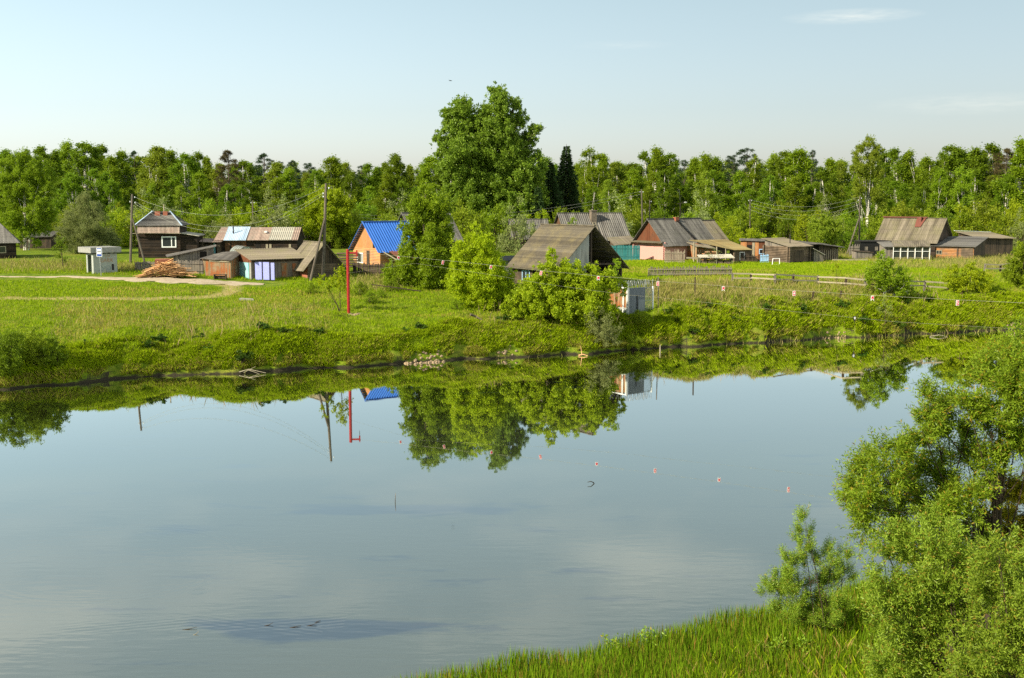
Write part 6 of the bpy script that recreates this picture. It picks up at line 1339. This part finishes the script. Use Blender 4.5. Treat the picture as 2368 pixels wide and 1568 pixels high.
g = WG(1100, 738); twig('short dead log lying on the slope below the maple', [(g[0] - .5, g[1] - .2, g[2] + .45), (g[0], g[1], g[2] + .25), (g[0] + .6, g[1] - .3, g[2] - .05)], .14, 'bark', 'log', 'log')
a = WZ(1345, 822, .05); twig('pale broken branch at the waterline below the grey willow', [(a[0] - .3, a[1], .05), (a[0] + .1, a[1], .15), (a[0] + .5, a[1] - .1, .05)], .07, 'freshwood', extra=([(a[0], a[1], .1), (a[0] - .1, a[1] + .2, .9)],))
a = WZ(2170, 778, .05); twig('bleached branch at the waterline far right', [(a[0] - .9, a[1], .05), (a[0], a[1], .2), (a[0] + .9, a[1], .02)], .05, 'palewood')
g = WG(570, 694); o = root('concrete_slab', 'flat pale concrete slab lying in the meadow', 'slab', g, 5); b = MB(); b.hexa([(-.7, -.4, -.05), (.75, -.3, -.05), (.6, .4, -.05), (-.6, .35, -.05), (-.68, -.38, .2), (.72, -.28, .12), (.58, .38, .12), (-.58, .33, .2)]); b.build('slab', M['slatelight'], o)
b = MB(); random.seed(6)   # rubble on the two bare mud patches: nobody could count it
for px0, px1, n_ in ((935, 1030, 70), (1145, 1200, 40), (2325, 2367, 40), (1900, 1960, 26)):
    for i in range(n_):
        px = random.uniform(px0, px1); s = WZ(px, np.interp(px, [p[0] for p in _sh], [p[1] for p in _sh]) - random.uniform(1, 9), .1); r_ = random.uniform(.05, .16)
        zz = max(hz(s[0], s[1]), 0); b.tube([(s[0], s[1], zz - .05), (s[0] + r_ * .3, s[1], zz + r_ * .4), (s[0], s[1], zz + r_ * .8)], [r_, r_ * 1.1, r_ * .5], 6)
tag(b.build('bank_stones', M['soil'], None, 'scattered stones and mud lumps at the waterline'), cat='stones', kind='stuff')
p = W(1041, 187, 150); o = root('bird', 'tiny dark bird flying high left of the poplar top', 'bird', p, 20); b = MB(); b.tube([(-.2, 0, 0), (0, 0, .02), (.22, 0, 0)], [.02, .06, .015], 6); b.add([(0, 0, .03), (-.35, -.1, .28), (-.15, -.05, .12), (.35, .1, -.1), (.12, .05, .0)], [(0, 1, 2), (0, 4, 3)]); b.build('body', M['black'], o)

# drop source plants that were never placed
for P in bP + pP + fP + sP + [wP]:
    if P.name not in _used:
        for c in list(P.children): bpy.data.objects.remove(c)
        bpy.data.objects.remove(P)

# ------------------------------------------------------------------ light and sky
SEL, SAZ = R(32), R(30)          # elevation; angle from the left towards the camera
sd = np.array((-math.cos(SAZ) * math.cos(SEL), -math.sin(SAZ) * math.cos(SEL), math.sin(SEL)))
L = bpy.data.lights.new('sun', 'SUN'); L.energy = 5.0; L.angle = R(.5); L.color = (1.0, .90, .70); lo = bpy.data.objects.new('sun', L); COL.objects.link(lo)
from mathutils import Vector
lo.rotation_euler = Vector(tuple(sd)).to_track_quat('Z', 'Y').to_euler()
w = bpy.data.worlds.new('World'); SC.world = w; w.use_nodes = True; nt = w.node_tree; nt.nodes.clear()
def wn(t, **k):
    o = nt.nodes.new(t)
    for a, v in k.items(): setattr(o, a, v)
    return o
sky = wn('ShaderNodeTexSky', sky_type='NISHITA'); sky.sun_disc = False; sky.sun_elevation = SEL; sky.sun_rotation = -math.atan2(sd[0], sd[1]); sky.altitude = 150; sky.air_density = 1.0; sky.dust_density = 1.0; sky.ozone_density = 1.6
tc = wn('ShaderNodeTexCoord'); sp = wn('ShaderNodeSeparateXYZ'); nt.links.new(tc.outputs['Generated'], sp.inputs[0])
def wm(op, a, b=0., clamp=False):
    o = wn('ShaderNodeMath', operation=op, use_clamp=clamp)
    for i, v in enumerate((a, b)):
        if isinstance(v, bpy.types.NodeSocket): nt.links.new(v, o.inputs[i])
        else: o.inputs[i].default_value = v
    return o.outputs[0]
# thin clouds: one streak in the upper right, soft veils higher up (seen mirrored in the river)
zc = wm('MAXIMUM', sp.outputs[2], .02); cx = wm('DIVIDE', sp.outputs[0], zc); cy = wm('DIVIDE', sp.outputs[1], zc)
cm = wn('ShaderNodeCombineXYZ'); nt.links.new(cx, cm.inputs[0]); nt.links.new(cy, cm.inputs[1])
n1 = wn('ShaderNodeTexNoise'); nt.links.new(cm.outputs[0], n1.inputs['Vector']); n1.inputs['Scale'].default_value = .9; n1.inputs['Detail'].default_value = 6; n1.inputs['Roughness'].default_value = .55
veil = wn('ShaderNodeMapRange'); nt.links.new(n1.outputs[0], veil.inputs[0]); veil.inputs[1].default_value = .47; veil.inputs[2].default_value = .72
hi = wn('ShaderNodeMapRange'); nt.links.new(sp.outputs[2], hi.inputs[0]); hi.inputs[1].default_value = .21; hi.inputs[2].default_value = .33
def streak(px, py, rx, ry, amp):
    r = np.array(ray(px, py)); r /= np.linalg.norm(r)
    a = wm('POWER', wm('DIVIDE', wm('SUBTRACT', sp.outputs[0], r[0]), rx / F), 2.); b = wm('POWER', wm('DIVIDE', wm('SUBTRACT', sp.outputs[2], r[2]), ry / F), 2.)
    e = wm('SUBTRACT', 1., wm('SQRT', wm('ADD', a, b)), True)
    return wm('MULTIPLY', wm('MULTIPLY', e, amp), wm('ADD', wm('MULTIPLY', n2.outputs[0], 2.2), -.35), True)
sc2 = wn('ShaderNodeVectorMath', operation='MULTIPLY'); nt.links.new(tc.outputs['Generated'], sc2.inputs[0]); sc2.inputs[1].default_value = (14, 14, 90)
n2 = wn('ShaderNodeTexNoise'); nt.links.new(sc2.outputs[0], n2.inputs['Vector']); n2.inputs['Detail'].default_value = 5
cl = wm('ADD', wm('MULTIPLY', wm('MULTIPLY', veil.outputs[0], hi.outputs[0]), .6), streak(1970, 38, 150, 18, .3), True)
cl = wm('ADD', cl, streak(2260, 240, 220, 26, .15), True); cl = wm('ADD', cl, streak(1440, 105, 120, 12, .08), True)
hsv = wn('ShaderNodeHueSaturation'); hsv.inputs['Saturation'].default_value = .66; hsv.inputs['Value'].default_value = .81; nt.links.new(sky.outputs[0], hsv.inputs['Color'])
gain = wn('ShaderNodeMix', data_type='RGBA', blend_type='MULTIPLY'); gain.inputs[0].default_value = 1; nt.links.new(hsv.outputs[0], gain.inputs[6]); 
gl = wn('ShaderNodeMapRange'); nt.links.new(sp.outputs[2], gl.inputs[0]); gl.inputs[1].default_value = .03; gl.inputs[2].default_value = .22
gt = wn('ShaderNodeMix', data_type='RGBA'); nt.links.new(gl.outputs[0], gt.inputs[0]); gt.inputs[6].default_value = (.98, .98, 1.02, 1); gt.inputs[7].default_value = (1.02, 1.11, .985, 1); nt.links.new(gt.outputs[2], gain.inputs[7])
mxw = wn('ShaderNodeMix', data_type='RGBA'); nt.links.new(cl, mxw.inputs[0]); nt.links.new(gain.outputs[2], mxw.inputs[6]); mxw.inputs[7].default_value = (6.9, 6.6, 5.7, 1)
bg = wn('ShaderNodeBackground'); bg.inputs[1].default_value = .10; nt.links.new(mxw.outputs[2], bg.inputs[0]); ow = wn('ShaderNodeOutputWorld'); nt.links.new(bg.outputs[0], ow.inputs[0])
SC.view_settings.view_transform = 'Standard'; SC.view_settings.look = 'None'; SC.view_settings.gamma = 1; SC.view_settings.exposure = 0.95
SC.cycles.max_bounces = 7; SC.cycles.diffuse_bounces = 3; SC.cycles.transparent_max_bounces = 8; SC.cycles.use_denoising = False
